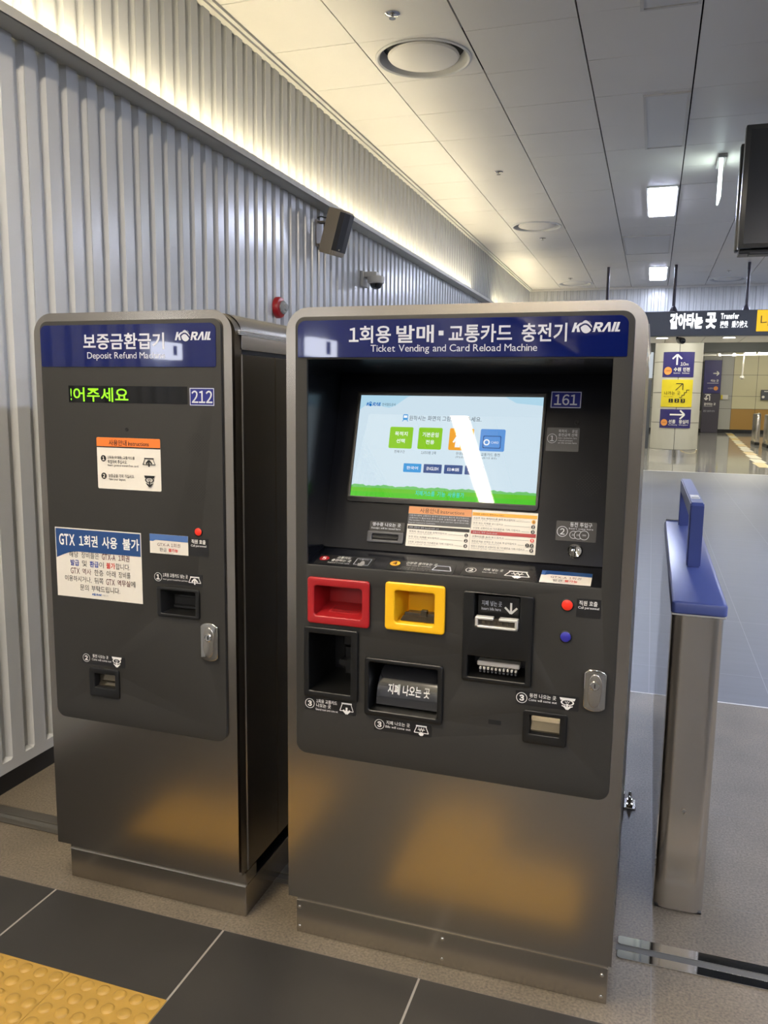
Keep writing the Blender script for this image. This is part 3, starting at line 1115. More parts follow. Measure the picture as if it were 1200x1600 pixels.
def coin_return(o, i, parent, split=0.55):
    bm = B()
    plate(bm, rr(*o, 0.006), [rr(*i, 0.0015)], front, WP, WP + 0.006, 0.0022)
    F = obj('coin_return', bm, BLACK, parent, True, 'black framed coin return with a metal flap')
    bm = B(); pocket(bm, i, i, front, WP + 0.003, -0.03); obj('recess', bm, VOID, F)
    bm = B()
    u0, v0, u1, v1 = i
    sec = [(v1, -0.004), (v0 + (v1 - v0) * split, 0.002), (v0 + (v1 - v0) * (split - 0.06), -0.003), (v0 + 0.004, 0.006), (v0 + 0.0015, 0.009), (v0, 0.006)]
    for k in range(len(sec) - 1):
        a, b = sec[k], sec[k + 1]
        bm.faces.new([bm.verts.new(front(*p)) for p in ((u0 + 0.002, a[0], a[1]), (u1 - 0.001, a[0], a[1]), (u1 - 0.001, b[0], b[1]), (u0 + 0.002, b[0], b[1]))])
    obj('flap', bm, FLAP, F)
    return F

def sticker(name, u0, v0, u1, v1, m, parent, mapf=front, w=WP, r=0.002, th=0.0006):
    bm = B()
    plate(bm, rr(u0, v0, u1, v1, r, 3), [], mapf, w, w + th)
    return obj(name, bm, m, parent)

def button(cu, cv, r, m, parent):
    bm = B()
    lathe(bm, [(r * 1.18, 0.0), (r * 1.18, 0.0022), (r * 1.02, 0.0030), (r * 1.02, 0.0008)], front(cu, cv, WP), (0, -1, 0), 32, capped=False)
    ring = obj('button_ring', bm, BLACK, parent, True)
    bm = B()
    lathe(bm, [(r, 0.0), (r, 0.0026), (r * 0.85, 0.0036), (0.0001, 0.0040)], front(cu, cv, WP), (0, -1, 0), 32, capped=False)
    obj('push_button', bm, m, ring, True)

def dots(P, cu, cv, n, pitch, r, m):
    """speaker holes in the outline of a round diamond"""
    for i in range(-n, n + 1):
        for j in range(-n, n + 1):
            if math.hypot(i, j) <= n + 0.2 and (i + j) % 2 == 0:
                P.disc(cu + i * pitch, cv + j * pitch, r, m, n=8)

# ------------------------------------------------------------------ deposit refund machine (left)
LX0, LX1 = -1.6731, -1.0379
DL = thing('refund_machine', 'narrow steel deposit refund machine with graphite front and green lettered display', 'ticket machine', (LX0 + 0.318, 0.5, 0.0))
YREAR = 1.10
door_sheet('door', LX0, LX1, 0.1382, HM, 0.060, (LX0 + 0.045, 0.60, LX1 - 0.045, 1.70), DL)
cabinet(LX0 + 0.002, LX1 - 0.001, YREAR, 0.1382, DL, [0.249])
plinth(LX0 + 0.012, LX1 - 0.001, 0.0300, YREAR, 0.0960, DL, [])
bm = B(); box(bm, (LX0 + 0.012, 0.0280, 0.0955), (LX1 - 0.001, 0.0420, 0.0985), 0.0010, 2)
obj('plinth_edge', bm, ALU, DL)
bm = B(); box(bm, (LX0 + 0.012, 0.0330, 0.0975), (LX1 - 0.001, 0.10, 0.1380))
obj('under_frame', bm, STEEL, DL)

CARDO, CARDI = (-1.2800, 0.9090, -1.1430, 0.9950), (-1.266, 0.919, -1.156, 0.986)
COINO, COINI = (-1.5200, 0.6420, -1.4160, 0.7300), (-1.5010, 0.6700, -1.4300, 0.7130)
LEDR = (-1.5540, 1.5040, -1.1690, 1.5510)
bm = B()
plate(bm, rr(-1.6455, 0.5600, -1.0660, 1.7290, (0.030, 0.030, 0.024, 0.024), 8),
      [rr(*CARDI, 0.001), rr(COINI[0] - .003, COINI[1] - .003, COINI[2] + .003, COINI[3] + .003, 0.001)], front, WD - 0.001, WP, 0.0016)
obj('front_panel', bm, PANEL, DL, True)
# header
bm = B(); plate(bm, rr(-1.6420, 1.6030, -1.0800, 1.7175, (0.006, 0.006, 0.018, 0.018), 6), [], front, WP, WP + 0.0018, 0.0006)
hd = obj('header_plate', bm, NAVY, DL)
P = Print(front, WP + 0.0022)
P.text('보증금환급기', -1.4970, 1.6500, -1.2360, 1.6940, LETTER, 0.020)
P.text('Deposit Refund Machine', -1.4850, 1.6200, -1.2350, 1.6430, LETTER, 0.004)
P.build('lettering', hd)
P = Print(front, WP + 0.0022)
rail_logo(P, -1.2030, 1.6700, -1.0950, 1.7000, LETTER, NAVY)
P.build('logo', hd)
# running display and number
bm = B(); plate(bm, rr(*LEDR, 0.001, 2), [], front, WP - 0.001, WP + 0.0006)
ld = obj('display_window', bm, GLASSW, DL, label='black display window with green running letters')
P = Print(front, WP + 0.0010)
P.text('!', -1.5475, 1.5100, -1.5440, 1.5430, LEDG, 0.0)
P.text('어주세요', -1.5380, 1.5070, -1.3560, 1.5460, LEDG, 0.010)
P.build('running_text', ld)
s = sticker('number_plate', -1.1625, 1.5005, -1.0870, 1.5485, NAVYL, DL, r=0.003)
P = Print(front, WP + 0.0010)
P.frame(-1.1615, 1.5015, -1.0880, 1.5475, 0.0018, LETTER); P.up()
P.text('212', -1.1560, 1.5080, -1.0930, 1.5410, LETTER, 0.012)
P.build('number', s)
# small lens
bm = B(); lathe(bm, [(0.0050, 0), (0.0050, 0.0015), (0.0040, 0.002), (0.0001, 0.001)], front(-1.3645, 1.4320, WP), (0, -1, 0), 16)
obj('sensor_hole', bm, VOID, DL)
# instruction sticker
s = sticker('instruction_sticker', -1.4660, 1.2630, -1.2580, 1.4080, PAPER, DL, r=0.004)
P = Print(front, WP + 0.0009)
P.poly(rr(-1.4660, 1.3830, -1.2580, 1.4080, (0, 0, .004, .004), 3), ORANGE); P.up()
P.rect(-1.4660, 1.3800, -1.2580, 1.3832, INK); P.up()
P.text('사용안내', -1.4250, 1.3855, -1.3660, 1.4020, INK, 0.015)
P.text('Instructions', -1.3610, 1.3870, -1.2940, 1.3985, INK, 0.012)
number_badge(P, -1.4445, 1.3490, 0.0090, '1', PAPER, None, INK, 0.03)
P.text('1회용(우대용) 교통카드를', -1.4300, 1.3470, -1.3410, 1.3570, INK, 0.008, res=2)
P.text('투입하여 주십시오.', -1.4300, 1.3350, -1.3660, 1.3455, INK, 0.008, res=2)
P.text('Insert general transit/free card.', -1.4300, 1.3260, -1.3290, 1.3335, INK, 0.0, res=2)
number_badge(P, -1.4445, 1.2995, 0.0090, '2', PAPER, None, INK, 0.03)
P.text('보증금을 가져 가십시오.', -1.4290, 1.2960, -1.3430, 1.3060, INK, 0.008, res=2)
P.text('Take your deposit.', -1.4290, 1.2860, -1.3720, 1.2940, INK, 0.0, res=2)
icon_tray(P, -1.3145, 1.3300, -1.2745, 1.3550, 'in', INK, PAPER)
icon_tray(P, -1.3110, 1.2750, -1.2770, 1.3060, 'coin', INK, PAPER)
P.build('lettering', s)
# speaker holes
for cv in (1.3960, 1.2670):
    P = Print(front, WP + 0.0003)
    dots(P, -1.1450, cv, 7, 0.0042, 0.0011, VOID)
    P.build('speaker_holes', DL)
# staff call
button(-1.1435, 1.1580, 0.0105, BTNRED, DL)
s = sticker('call_label', -1.1760, 1.0890, -1.1135, 1.1400, LABELB, DL)
P = Print(front, WP + 0.0009)
P.text('직원 호출', -1.1660, 1.1240, -1.1220, 1.1360, WHITE, 0.015, res=2)
P.text('Call personnel', -1.1680, 1.1140, -1.1200, 1.1215, WHITE, 0.0, res=2)
P.build('lettering', s)
# card inlet
s = sticker('card_label', -1.2900, 1.0040, -1.1340, 1.0370, LABELB, DL)
P = Print(front, WP + 0.0009)
number_badge(P, -1.2760, 1.0210, 0.0125, '1', WHITE, WHITE, INK, 0.05)
P.text('1회용 교통카드 넣는 곳', -1.2600, 1.0230, -1.1800, 1.0340, WHITE, 0.012, res=2)
P.text('Insert general transit/free card here', -1.2600, 1.0130, -1.1800, 1.0190, WHITE, 0.0, res=2)
icon_tray(P, -1.1770, 1.0080, -1.1390, 1.0310, 'in', WHITE, INK)
P.build('lettering', s)
bm = B(); plate(bm, rr(*CARDO, 0.008), [rr(*CARDI, 0.003)], front, WP, WP + 0.006, 0.0024)
F = obj('card_inlet', bm, BLACK, DL, True, 'black card inlet with sloping recess')
bm = B(); pocket(bm, CARDI, (-1.2480, 0.9270, -1.1660, 0.9650), front, WP + 0.003, -0.018); obj('recess', bm, BLACK, F)
bm = B()
box(bm, (-1.2480, 0.012, 0.9270), (-1.1660, 0.018, 0.9370), 0.002, 1)
obj('lip', bm, BLACK, F)
bm = B(); box(bm, (-1.2440, 0.0150, 0.9400), (-1.1700, 0.0176, 0.9600)); obj('slot', bm, VOID, F)
# lock, coins
lock(-1.1400, 0.7960, -1.0860, 0.9040, DL)
s = sticker('coin_label', -1.5470, 0.7380, -1.3970, 0.7700, LABELB, DL)
P = Print(front, WP + 0.0009)
number_badge(P, -1.5305, 0.7550, 0.0125, '2', WHITE, WHITE, INK, 0.05)
P.text('동전 나오는 곳', -1.5080, 0.7590, -1.4530, 0.7690, WHITE, 0.015, res=2)
P.text('Coins will come out', -1.5110, 0.7500, -1.4430, 0.7565, WHITE, 0.0, res=2)
icon_tray(P, -1.4410, 0.7390, -1.4070, 0.7690, 'coin', WHITE, INK)
P.build('lettering', s)
coin_return(COINO, COINI, DL, 0.40)

# paper notices taped on the machines
def notice(name, u0, v0, u1, v1, label, paint, w=WP, mapf=front):
    bm = B(); plate(bm, [(u0, v0), (u1, v0), (u1, v1), (u0, v1)], [], mapf, w + 0.0003, w + 0.0009)
    o = tag(obj(name, bm, PAPER), label, 'notice')
    P = Print(mapf, w + 0.0013)
    paint(P)
    P.build('lettering', o)
    return o
def swoosh(P, u0, v0, u1, v1, hgt, m, m2):
    """blue heading whose lower edge dips at the left corner"""
    pts = [(u0, v1), (u0, v0 - hgt)]
    for k in range(9):
        t = k / 8
        pts.append((u0 + (u1 - u0) * 0.27 * t, v0 - hgt * (1 - math.sin(t * PI / 2))))
    pts += [(u1, v0), (u1, v1)]
    P.poly(pts, m)
def big_notice(P):
    P.rect(-1.6210, 1.0740, -1.6120, 1.1380, PAPERBLUEL); P.up()
    swoosh(P, -1.6200, 1.0740, -1.3310, 1.1390, 0.022, PAPERBLUE, None); P.up()
    for t, a, b in (('GTX', -1.6090, -1.5540), ('1회권', -1.5390, -1.4750), ('사용', -1.4600, -1.4080), ('불가', -1.3900, -1.3350)):
        P.text(t, a, 1.0900, b, 1.1240, WHITE, 0.022)
    def row(v0, v1, parts):
        for t, a, b, m, bo in parts:
            P.text(t, a, v0, b, v1, m, bo, res=2)
    row(1.0560, 1.0740, [('해당', -1.5760, -1.5440, INK, 0), ('장비들은', -1.5330, -1.4720, INK, 0), ('GTX-A', -1.4620, -1.4160, MAROON, .012), ('1회권', -1.4060, -1.3690, MAROON, .012)])
    row(1.0310, 1.0490, [('발급', -1.5720, -1.5420, BLUEINK, .02), ('및', -1.5310, -1.5150, INK, 0), ('환급', -1.5050, -1.4740, BLUEINK, .02), ('이', -1.4720, -1.4570, INK, 0), ('불가', -1.4480, -1.4180, REDINK, .02), ('합니다.', -1.4160, -1.3680, INK, 0)])
    row(1.0070, 1.0250, [('GTX', -1.5730, -1.5410, MAROON, 0), ('역사', -1.5320, -1.5010, MAROON, 0), ('한층', -1.4900, -1.4590, INK, 0), ('아래', -1.4480, -1.4170, INK, 0), ('장비를', -1.4070, -1.3670, INK, 0)])
    row(0.9830, 1.0010, [('이용하시거나,', -1.5940, -1.5010, INK, 0), ('뒤쪽', -1.4910, -1.4600, INK, 0), ('GTX', -1.4510, -1.4210, MAROON, 0), ('역무실', -1.4120, -1.3690, MAROON, .01), ('에', -1.3670, -1.3520, INK, 0)])
    row(0.9590, 0.9770, [('문의', -1.5420, -1.5120, INK, 0), ('부탁드립니다.', -1.5020, -1.4040, INK, 0)])
    rail_logo(P, -1.5010, 0.9470, -1.4680, 0.9550, SC_LOGO2, PAPER)
    P.text('한국철도공사', -1.4650, 0.9480, -1.4440, 0.9530, GREYINK, 0, res=2)
SC_LOGO2 = mat('logo_blue', (24, 84, 160), 0.4)
notice('paper_notice', -1.6230, 0.9370, -1.3290, 1.1420, 'large white notice with dark blue heading taped on the refund machine', big_notice)
def small_notice(a):
    def paint(P):
        u0, v0, u1, v1, l2, l3 = a
        W = u1 - u0; H = v1 - v0
        P.rect(u0, v0 + 0.63 * H, u0 + 0.1 * W, v1, PAPERBLUEL); P.up()
        P.poly([(u0 + 0.07 * W, v0 + 0.62 * H), (u0 + 0.16 * W, v0 + 0.70 * H), (u1, v0 + 0.68 * H), (u1, v1), (u0 + 0.09 * W, v1)], PAPERBLUEL if l3 else PAPERBLUE); P.up()
        P.text('GTX-A 1회권', u0 + 0.20 * W, v0 + 0.38 * H, u0 + 0.80 * W, v0 + 0.58 * H, MAROON, 0.0, res=2)
        P.text(l2, u0 + 0.26 * W, v0 + 0.12 * H, u0 + 0.44 * W, v0 + 0.31 * H, INK, 0.0, res=2)
        P.text('불가능', u0 + 0.49 * W, v0 + 0.12 * H, u0 + 0.74 * W, v0 + 0.31 * H, REDINK, 0.025, res=2)
        P.text('한국철도공사', u0 + 0.40 * W, v0 + 0.02 * H, u0 + 0.62 * W, v0 + 0.07 * H, GREYINK, 0, res=2)
    return paint
notice('paper_notice', -1.3000, 1.0885, -1.1770, 1.1430, 'small white notice with pale blue heading left of the red button on the refund machine', small_notice((-1.3000, 1.0885, -1.1770, 1.1430, '환급', True)))
SN = (-0.2180, 0.0000, -0.0970, 0.0620)
notice('paper_notice', *SN, 'small slanted notice on the ledge at the right below the coin slot', small_notice((*SN, '발권', False)), 0.0, shelf)

# ------------------------------------------------------------------ ticket vending and card reload machine (right)
RX0, RX1 = -0.8814, 0.0
VM = thing('vending_machine', 'wide steel ticket vending machine with lit touch screen and red and yellow pockets', 'ticket machine', (-0.44, 0.5, 0.0))
door_sheet('door', RX0, RX1, 0.1314, HM, 0.062, (RX0 + 0.050, 0.62, RX1 - 0.050, 1.70), VM)
cabinet(RX0 + 0.002, RX1 - 0.001, YREAR, 0.1314, VM, [0.249])
plinth(RX0 + 0.010, RX1 - 0.008, 0.0220, YREAR, 0.1005, VM,
       [(-0.862, 0.080), (-0.862, 0.020), (-0.44, 0.080), (-0.44, 0.020), (-0.022, 0.080), (-0.022, 0.020)])
bm = B(); box(bm, (RX0 + 0.012, 0.0250, 0.1000), (RX1 - 0.008, 0.05, 0.1320))
obj('plinth_gap', bm, STEELV, VM)
# foot bracket bolted to the floor at the back corner
bm = B()
box(bm, (-0.004, 1.075, 0.0), (0.042, 1.150, 0.006), 0.001, 1)
box(bm, (-0.004, 1.075, 0.0), (0.001, 1.150, 0.06), 0.001, 1)
fb = obj('foot_bracket', bm, POLISH, VM)
for yb in (1.093, 1.132):
    bm = B()
    cyl(bm, (0.020, yb, 0.006), (0.020, yb, 0.040), 0.006, 10)
    lathe(bm, [(0.012, 0), (0.012, 0.009)], (0.020, yb, 0.006), (0, 0, 1), 6)
    lathe(bm, [(0.006, 0), (0.003, 0.004)], (0.020, yb, 0.040), (0, 0, 1), 10)
    obj('bolt', bm, CHROME, fb, True)

OPEN = (-0.8200, 1.0930, -0.0715, 1.6225)
REDO, REDI = (-0.8160, 0.9380, -0.6430, 1.0620), (-0.7960, 0.9600, -0.6640, 1.0400)
YELO, YELI = (-0.6010, 0.9420, -0.4440, 1.0670), (-0.5750, 0.9620, -0.4710, 1.0460)
TRAO, TRAI = (-0.8270, 0.7340, -0.6740, 0.9270), (-0.8120, 0.7515, -0.6940, 0.9105)
CSHO, CSHI = (-0.6550, 0.7050, -0.4450, 0.8610), (-0.6430, 0.7200, -0.4590, 0.8500)
BILO = (-0.3980, 0.8320, -0.2250, 1.0610)
BIL1, BIL2 = (-0.3700, 0.9930, -0.2580, 1.0560), (-0.3830, 0.8440, -0.2400, 0.8980)
CRO, CRI = (-0.2410, 0.6915, -0.1350, 0.7755), (-0.2255, 0.7160, -0.1520, 0.7635)
def grow(r, d):
    return (r[0] - d, r[1] - d, r[2] + d, r[3] + d)
bm = B()
plate(bm, rr(-0.8525, 0.5690, -0.0285, 1.7280, (0.030, 0.030, 0.026, 0.026), 8),
      [rr(*OPEN, 0.002), rr(*grow(REDI, .004), 0.006), rr(*grow(YELI, .004), 0.006), rr(*grow(TRAI, .004), 0.002),
       rr(*grow(CSHI, .004), 0.004), rr(*grow(BIL1, .002), 0.002), rr(*grow(BIL2, .002), 0.002), rr(*grow(CRI, .004), 0.001)],
      front, WD - 0.001, WP, 0.0016)
obj('front_panel', bm, PANEL, VM, True)
# header
bm = B(); plate(bm, rr(-0.8450, 1.6270, -0.0420, 1.7180, (0.003, 0.003, 0.020, 0.020), 6), [], front, WP, WP + 0.0018, 0.0006)
hd = obj('header_plate', bm, NAVY, VM)
P = Print(front, WP + 0.0022)
for t, a, b in (('1회용', -0.7060, -0.5970), ('발매', -0.5830, -0.4890), ('교통카드', -0.4520, -0.3010), ('충전기', -0.2790, -0.1760)):
    P.text(t, a, 1.6610, b, 1.7030, LETTER, 0.018)
P.rect(-0.4770, 1.6780, -0.4650, 1.6890, LETTER)
P.text('Ticket Vending and Card Reload Machine', -0.6490, 1.6350, -0.2420, 1.6570, LETTER, 0.004)
P.build('lettering', hd)
P = Print(front, WP + 0.0022)
rail_logo(P, -0.1660, 1.6790, -0.0610, 1.7080, LETTER, NAVY)
P.build('logo', hd)

# recess with the tilted console
YT = CY0 + (1.592 - CZ0) / math.tan(TILT)
bm = B()
u0, u1 = OPEN[0] - 0.002, OPEN[2] + 0.002
def quad(bm, pts):
    bm.faces.new([bm.verts.new(p) for p in pts])
sec = [(-0.012, 1.6225), (YT, 1.592), (CY0, CZ0)]
for a, b in ((0, 1), (1, 2)):
    quad(bm, [(u0, sec[a][0], sec[a][1]), (u1, sec[a][0], sec[a][1]), (u1, sec[b][0], sec[b][1]), (u0, sec[b][0], sec[b][1])])
for x in (u0, u1):
    quad(bm, [(x, -0.012, 1.6225), (x, YT, 1.592), (x, CY0, CZ0), (x, -0.012, 1.139)])
cs = obj('console', bm, CONSOLE, VM, label='dark recessed console with tilted screen panel')
bm = B()
yl = SY0 + 0.105 * math.cos(STILT); zl = SZ0 + 0.105 * math.sin(STILT)
quad(bm, [(u0, -0.014, 1.0925), (u1, -0.014, 1.0925), (u1, SY0, SZ0), (u0, SY0, SZ0)])
quad(bm, [(u0, SY0, SZ0), (u1, SY0, SZ0), (u1, yl, zl), (u0, yl, zl)])
for x in (u0 - 0.0, u1 + 0.0):
    quad(bm, [(x, -0.014, 1.0925), (x, yl, zl), (x, CY0, CZ0), (x, -0.012, 1.139)])
obj('ledge', bm, CONSOLE, VM)
bm = B()
prism(bm, [(u0 + .002, -0.004), (u1 - .002, -0.004), (u1 - .002, 0.0), (u0 + .002, 0.0)], console, -0.006, 0.0035)
tube(bm, [(u0 + 0.002, CY0 - 0.002, CZ0), (u0 + 0.002, -0.012, 1.139)], 0.002, 6)
obj('console_lip', bm, CONSOLE, VM)

# touch screen
bm = B(); plate(bm, rr(-0.7680, 0.1250, -0.2440, 0.4380, (0.012, 0.012, 0.002, 0.002), 5), [rr(-0.7575, 0.1410, -0.2520, 0.4270, 0.001, 2)], console, 0.0, 0.0070, 0.0015)
sb = obj('screen_bezel', bm, BLACK, VM, True)
bm = B(); plate(bm, [(-0.7590, 0.1395), (-0.2510, 0.1395), (-0.2510, 0.4285), (-0.7590, 0.4285)], [], console, 0.001, 0.0040)
sc = obj('touch_screen', bm, SC_SKY, sb, label='lit touch screen showing pale blue sky and green buttons')
P = Print(console, 0.0043, 0.0001)
X0, X1, Y0, Y1 = -0.7575, -0.2520, 0.1410, 0.4270
P.poly([(X0, 0.4270), (X0, 0.385)] + [(X0 + 0.17 * k / 10, 0.386 + 0.012 * math.sin(k * 0.9) + 0.0035 * k) for k in range(1, 11)] + [(X0 + 0.19, 0.4270)], SC_CLOUD)
P.poly([(X1, 0.4270), (X1 - 0.10, 0.4270), (X1 - 0.07, 0.410), (X1, 0.404)], SC_CLOUD)
P.up()
pts = [(X1, 0.158), (X0, 0.158)]
k = 60
pts += [(X0 + (X1 - X0) * i / k, 0.171 + 0.0030 * abs(math.sin(i * 1.9)) + 0.0016 * math.sin(i * 0.7)) for i in range(k + 1)]
P.poly(pts, SC_BUSH); P.up()
P.rect(X0, Y0, X1, 0.1660, SC_GREEN); P.up()
P.rect(X0, Y0, X1, 0.1545, SC_GRASS); P.up()
rail_logo(P, -0.7400, 0.3950, -0.6980, 0.4090, SC_LOGO, SC_CLOUD)
P.text('한국철도공사', -0.6930, 0.3970, -0.6540, 0.4050, SC_INK, 0, res=2)
P.up()
P.rrect(-0.6290, 0.3580, -0.6150, 0.3740, 0.003, SC_BLUE); P.up()
P.rect(-0.6270, 0.3640, -0.6170, 0.3710, SC_WHITE)
P.line((-0.6270, 0.3580), (-0.6300, 0.3540), 0.002, SC_BLUE); P.line((-0.6170, 0.3580), (-0.6140, 0.3540), 0.002, SC_BLUE)
for t, a, b in (('원하시는', -0.6110, -0.5640), ('화면의', -0.5590, -0.5240), ('그림을', -0.5180, -0.4830), ('눌러주세요.', -0.4790, -0.4110)):
    P.text(t, a, 0.3570, b, 0.3710, SC_INK, 0.0, res=2)
for (a, c, colr) in ((-0.6620, 'g1', SC_BTNG), (-0.5800, 'g2', SC_BTNG), (-0.4940, 'o', SC_BTNO), (-0.4100, 'b', SC_BTNB)):
    P.up()
    P.rrect(a, 0.2780, a + 0.0660, 0.3380, 0.004, colr); P.up()
    cu = a + 0.033
    if c == 'g1':
        P.text('목적지', a + 0.015, 0.3130, a + 0.051, 0.3250, SC_WHITE, 0.015, res=2)
        P.text('선택', a + 0.021, 0.2930, a + 0.045, 0.3050, SC_WHITE, 0.015, res=2)
        P.text('전체구간', a + 0.018, 0.2650, a + 0.048, 0.2730, SC_INK, 0, res=2)
    elif c == 'g2':
        P.text('기본운임', a + 0.011, 0.3120, a + 0.056, 0.3250, SC_WHITE, 0.015, res=2)
        P.text('전용', a + 0.022, 0.2920, a + 0.046, 0.3040, SC_WHITE, 0.015, res=2)
        P.text('1,650원 1매', a + 0.012, 0.2640, a + 0.053, 0.2730, SC_INK, 0, res=2)
    elif c == 'o':
        P.disc(a + 0.024, 0.3210, 0.0065, SC_WHITE)
        P.poly([(a + 0.010, 0.300), (a + 0.018, 0.315), (a + 0.030, 0.315), (a + 0.038, 0.300), (a + 0.034, 0.298), (a + 0.030, 0.303), (a + 0.031, 0.286), (a + 0.017, 0.286), (a + 0.018, 0.303), (a + 0.014, 0.298)], SC_WHITE)
        P.text('우대용', a + 0.022, 0.2650, a + 0.044, 0.2735, SC_INK, 0, res=2)
        P.text('(무임권)', a + 0.022, 0.2560, a + 0.044, 0.2625, SC_INK, 0, res=2)
    else:
        P.rrect(a + 0.008, 0.2860, a + 0.056, 0.3200, 0.003, SC_NAVY); P.up()
        P.rrect(a + 0.010, 0.2880, a + 0.054, 0.3180, 0.003, SC_BTNB); P.up()
        P.ring(a + 0.018, 0.3020, 0.005, 0.0085, SC_WHITE)
        P.text('CARD', a + 0.030, 0.2990, a + 0.050, 0.3050, SC_WHITE, 0, res=2)
        P.text('교통카드 충전', a + 0.006, 0.2645, a + 0.056, 0.2730, SC_INK, 0, res=2)
        P.text('(정기권 충전)', a + 0.010, 0.2560, a + 0.048, 0.2620, SC_INK, 0, res=2)
for a, t, colr in ((-0.6130, '한국어', SC_BLUE), (-0.5565, 'ENGLISH', SC_NAVY), (-0.4995, '日本語', SC_NAVY), (-0.4435, '中國語', SC_NAVY)):
    P.up()
    P.rrect(a, 0.2130, a + 0.0500, 0.2370, 0.002, colr); P.up()
    P.text(t, a + 0.009, 0.2205, a + 0.041, 0.2295, SC_WHITE, 0.012, res=2)
P.up()
for t, a, b in (('지폐거스름', -0.5720, -0.5190), ('기능', -0.5120, -0.4900), ('사용불가', -0.4830, -0.4390)):
    P.text(t, a, 0.1500, b, 0.1640, SC_CYAN, 0.0, res=2)
P.build('screen_graphics', sb)

# console labels and inlets
s = sticker('number_plate', -0.2345, 0.4000, -0.1565, 0.4450, NAVYL, VM, console, 0.0, 0.002)
P = Print(console, 0.0009)
P.frame(-0.2335, 0.4010, -0.1575, 0.4440, 0.0018, LETTER); P.up()
P.text('161', -0.2250, 0.4080, -0.1670, 0.4370, LETTER, 0.012)
P.build('number', s)
bm = B(); lathe(bm, [(0.0065, 0), (0.0065, 0.002), (0.0045, 0.0025), (0.0001, 0.001)], console(-0.1640, 0.3630, 0), console(0, 0, 1) - console(0, 0, 0), 16)
obj('sensor_hole', bm, VOID, VM)
s = sticker('step_label', -0.2380, 0.2860, -0.1555, 0.3480, LABELG, VM, console, 0.0)
P = Print(console, 0.0009)
number_badge(P, -0.2235, 0.3190, 0.0125, '1', LETTER, LETTER, None, 0.01)
P.text('목적지 · 운임', -0.2080, 0.3350, -0.1610, 0.3430, LETTER, 0.0, res=2)
P.text('충전금액 선택', -0.2080, 0.3250, -0.1610, 0.3330, LETTER, 0.0, res=2)
for k in range(3):
    P.text(('Select destination, fare,', 'reload amount', 'on the screen here')[k], -0.2080, 0.3185 - 0.0062 * k, -0.1610 - 0.010 * (k == 1), 0.3225 - 0.0062 * k, LETTER, 0, res=2)
P.build('lettering', s)
P = Print(console, 0.0004); dots(P, -0.1240, 0.2020, 7, 0.0042, 0.0010, VOID); P.build('speaker_holes', VM)
s = sticker('step_label', -0.1960, 0.0560, -0.0970, 0.1060, LABELB, VM, console, 0.0)
P = Print(console, 0.0009)
number_badge(P, -0.1800, 0.0790, 0.0135, '2', LETTER, LETTER, None, 0.015)
P.text('동전 투입구', -0.1620, 0.0920, -0.1080, 0.1040, LETTER, 0.008, res=2)
P.text('Insert coins here', -0.1640, 0.0860, -0.1050, 0.0900, LETTER, 0.0, res=2)
for k, (cu, r) in enumerate(((-0.1520, 0.0098), (-0.1400, 0.0108), (-0.1260, 0.0118))):
    P.up(); P.disc(cu, 0.0720, r, LABELB); P.up()
    P.ring(cu, 0.0720, r - 0.0011, r, LETTER)
    P.text(('10', '100', '500')[k], cu - 0.0045, 0.0700, cu + 0.0045, 0.0740, LETTER, 0, res=2)
P.build('lettering', s)
nrm = console(0, 0, 1) - console(0, 0, 0)
bm = B(); lathe(bm, [(0.0185, 0), (0.0185, 0.003), (0.0160, 0.0055), (0.0140, 0.0040), (0.0001, 0.0034)], console(-0.1455, 0.0310, 0), nrm, 32)
ci = obj('coin_inlet', bm, CHROME, VM, True, 'round chrome coin inlet')
bm = B(); prism(bm, rr(-0.1470, 0.0180, -0.1435, 0.0440, 0.001, 2), console, 0.0040, 0.0050); obj('coin_slot', bm, VOID, ci)
s = sticker('receipt_label', -0.6925, 0.0500, -0.5945, 0.0750, LABELB, VM, console, 0.0)
P = Print(console, 0.0009)
P.text('영수증 나오는 곳', -0.6850, 0.0620, -0.6050, 0.0720, LETTER, 0.010, res=2)
P.text('Receipt will be issued here', -0.6870, 0.0530, -0.6050, 0.0590, LETTER, 0.0, res=2)
P.build('lettering', s)
bm = B(); plate(bm, rr(-0.6960, 0.0170, -0.5930, 0.0480, 0.004), [rr(-0.6820, 0.0245, -0.6080, 0.0400, 0.003)], console, 0, 0.006, 0.0018)
F = obj('receipt_outlet', bm, LABELG, VM, True)
bm = B(); prism(bm, [(-0.683, 0.023), (-0.607, 0.023), (-0.607, 0.041), (-0.683, 0.041)], console, 0.0002, 0.0012); obj('slot', bm, VOID, F)
bm = B(); prism(bm, [(-0.680, 0.0300), (-0.610, 0.0300), (-0.610, 0.0330), (-0.680, 0.0330)], console, 0.0010, 0.0045); obj('tear_bar', bm, BLACK, F)
# instruction sheet on the console
s = sticker('instruction_sheet', -0.5870, 0.0140, -0.2435, 0.1215, PAPER, VM, console, 0.0, 0.001)
P = Print(console, 0.0009, 0.0002)
mid = -0.4140
P.rect(-0.5870, 0.1020, mid - 0.0010, 0.1215, ORANGEP); P.up()
P.text('사용안내', -0.5560, 0.1050, -0.5040, 0.1180, INK, 0.006, res=2); P.text('Instructions', -0.4990, 0.1060, -0.4350, 0.1150, INK, 0.0, res=2)
P.rect(-0.5870, 0.0730, mid - 0.0010, 0.1015, LABELG); P.up()
for k, t in enumerate(('이용하기전에 교통카드 잔액이 운임보다 많은지 확인하십시오.', '교통카드가 필요하신 분은 1회용 교통카드를 구입하세요.', 'This machine is for general transit cards and fare card reload only.', 'Deposit returned at destination.')):
    P.text(t, -0.5840, 0.0950 - 0.0066 * k, -0.4200 - 0.09 * (k == 3), 0.0992 - 0.0066 * k, LETTER, 0, res=1)
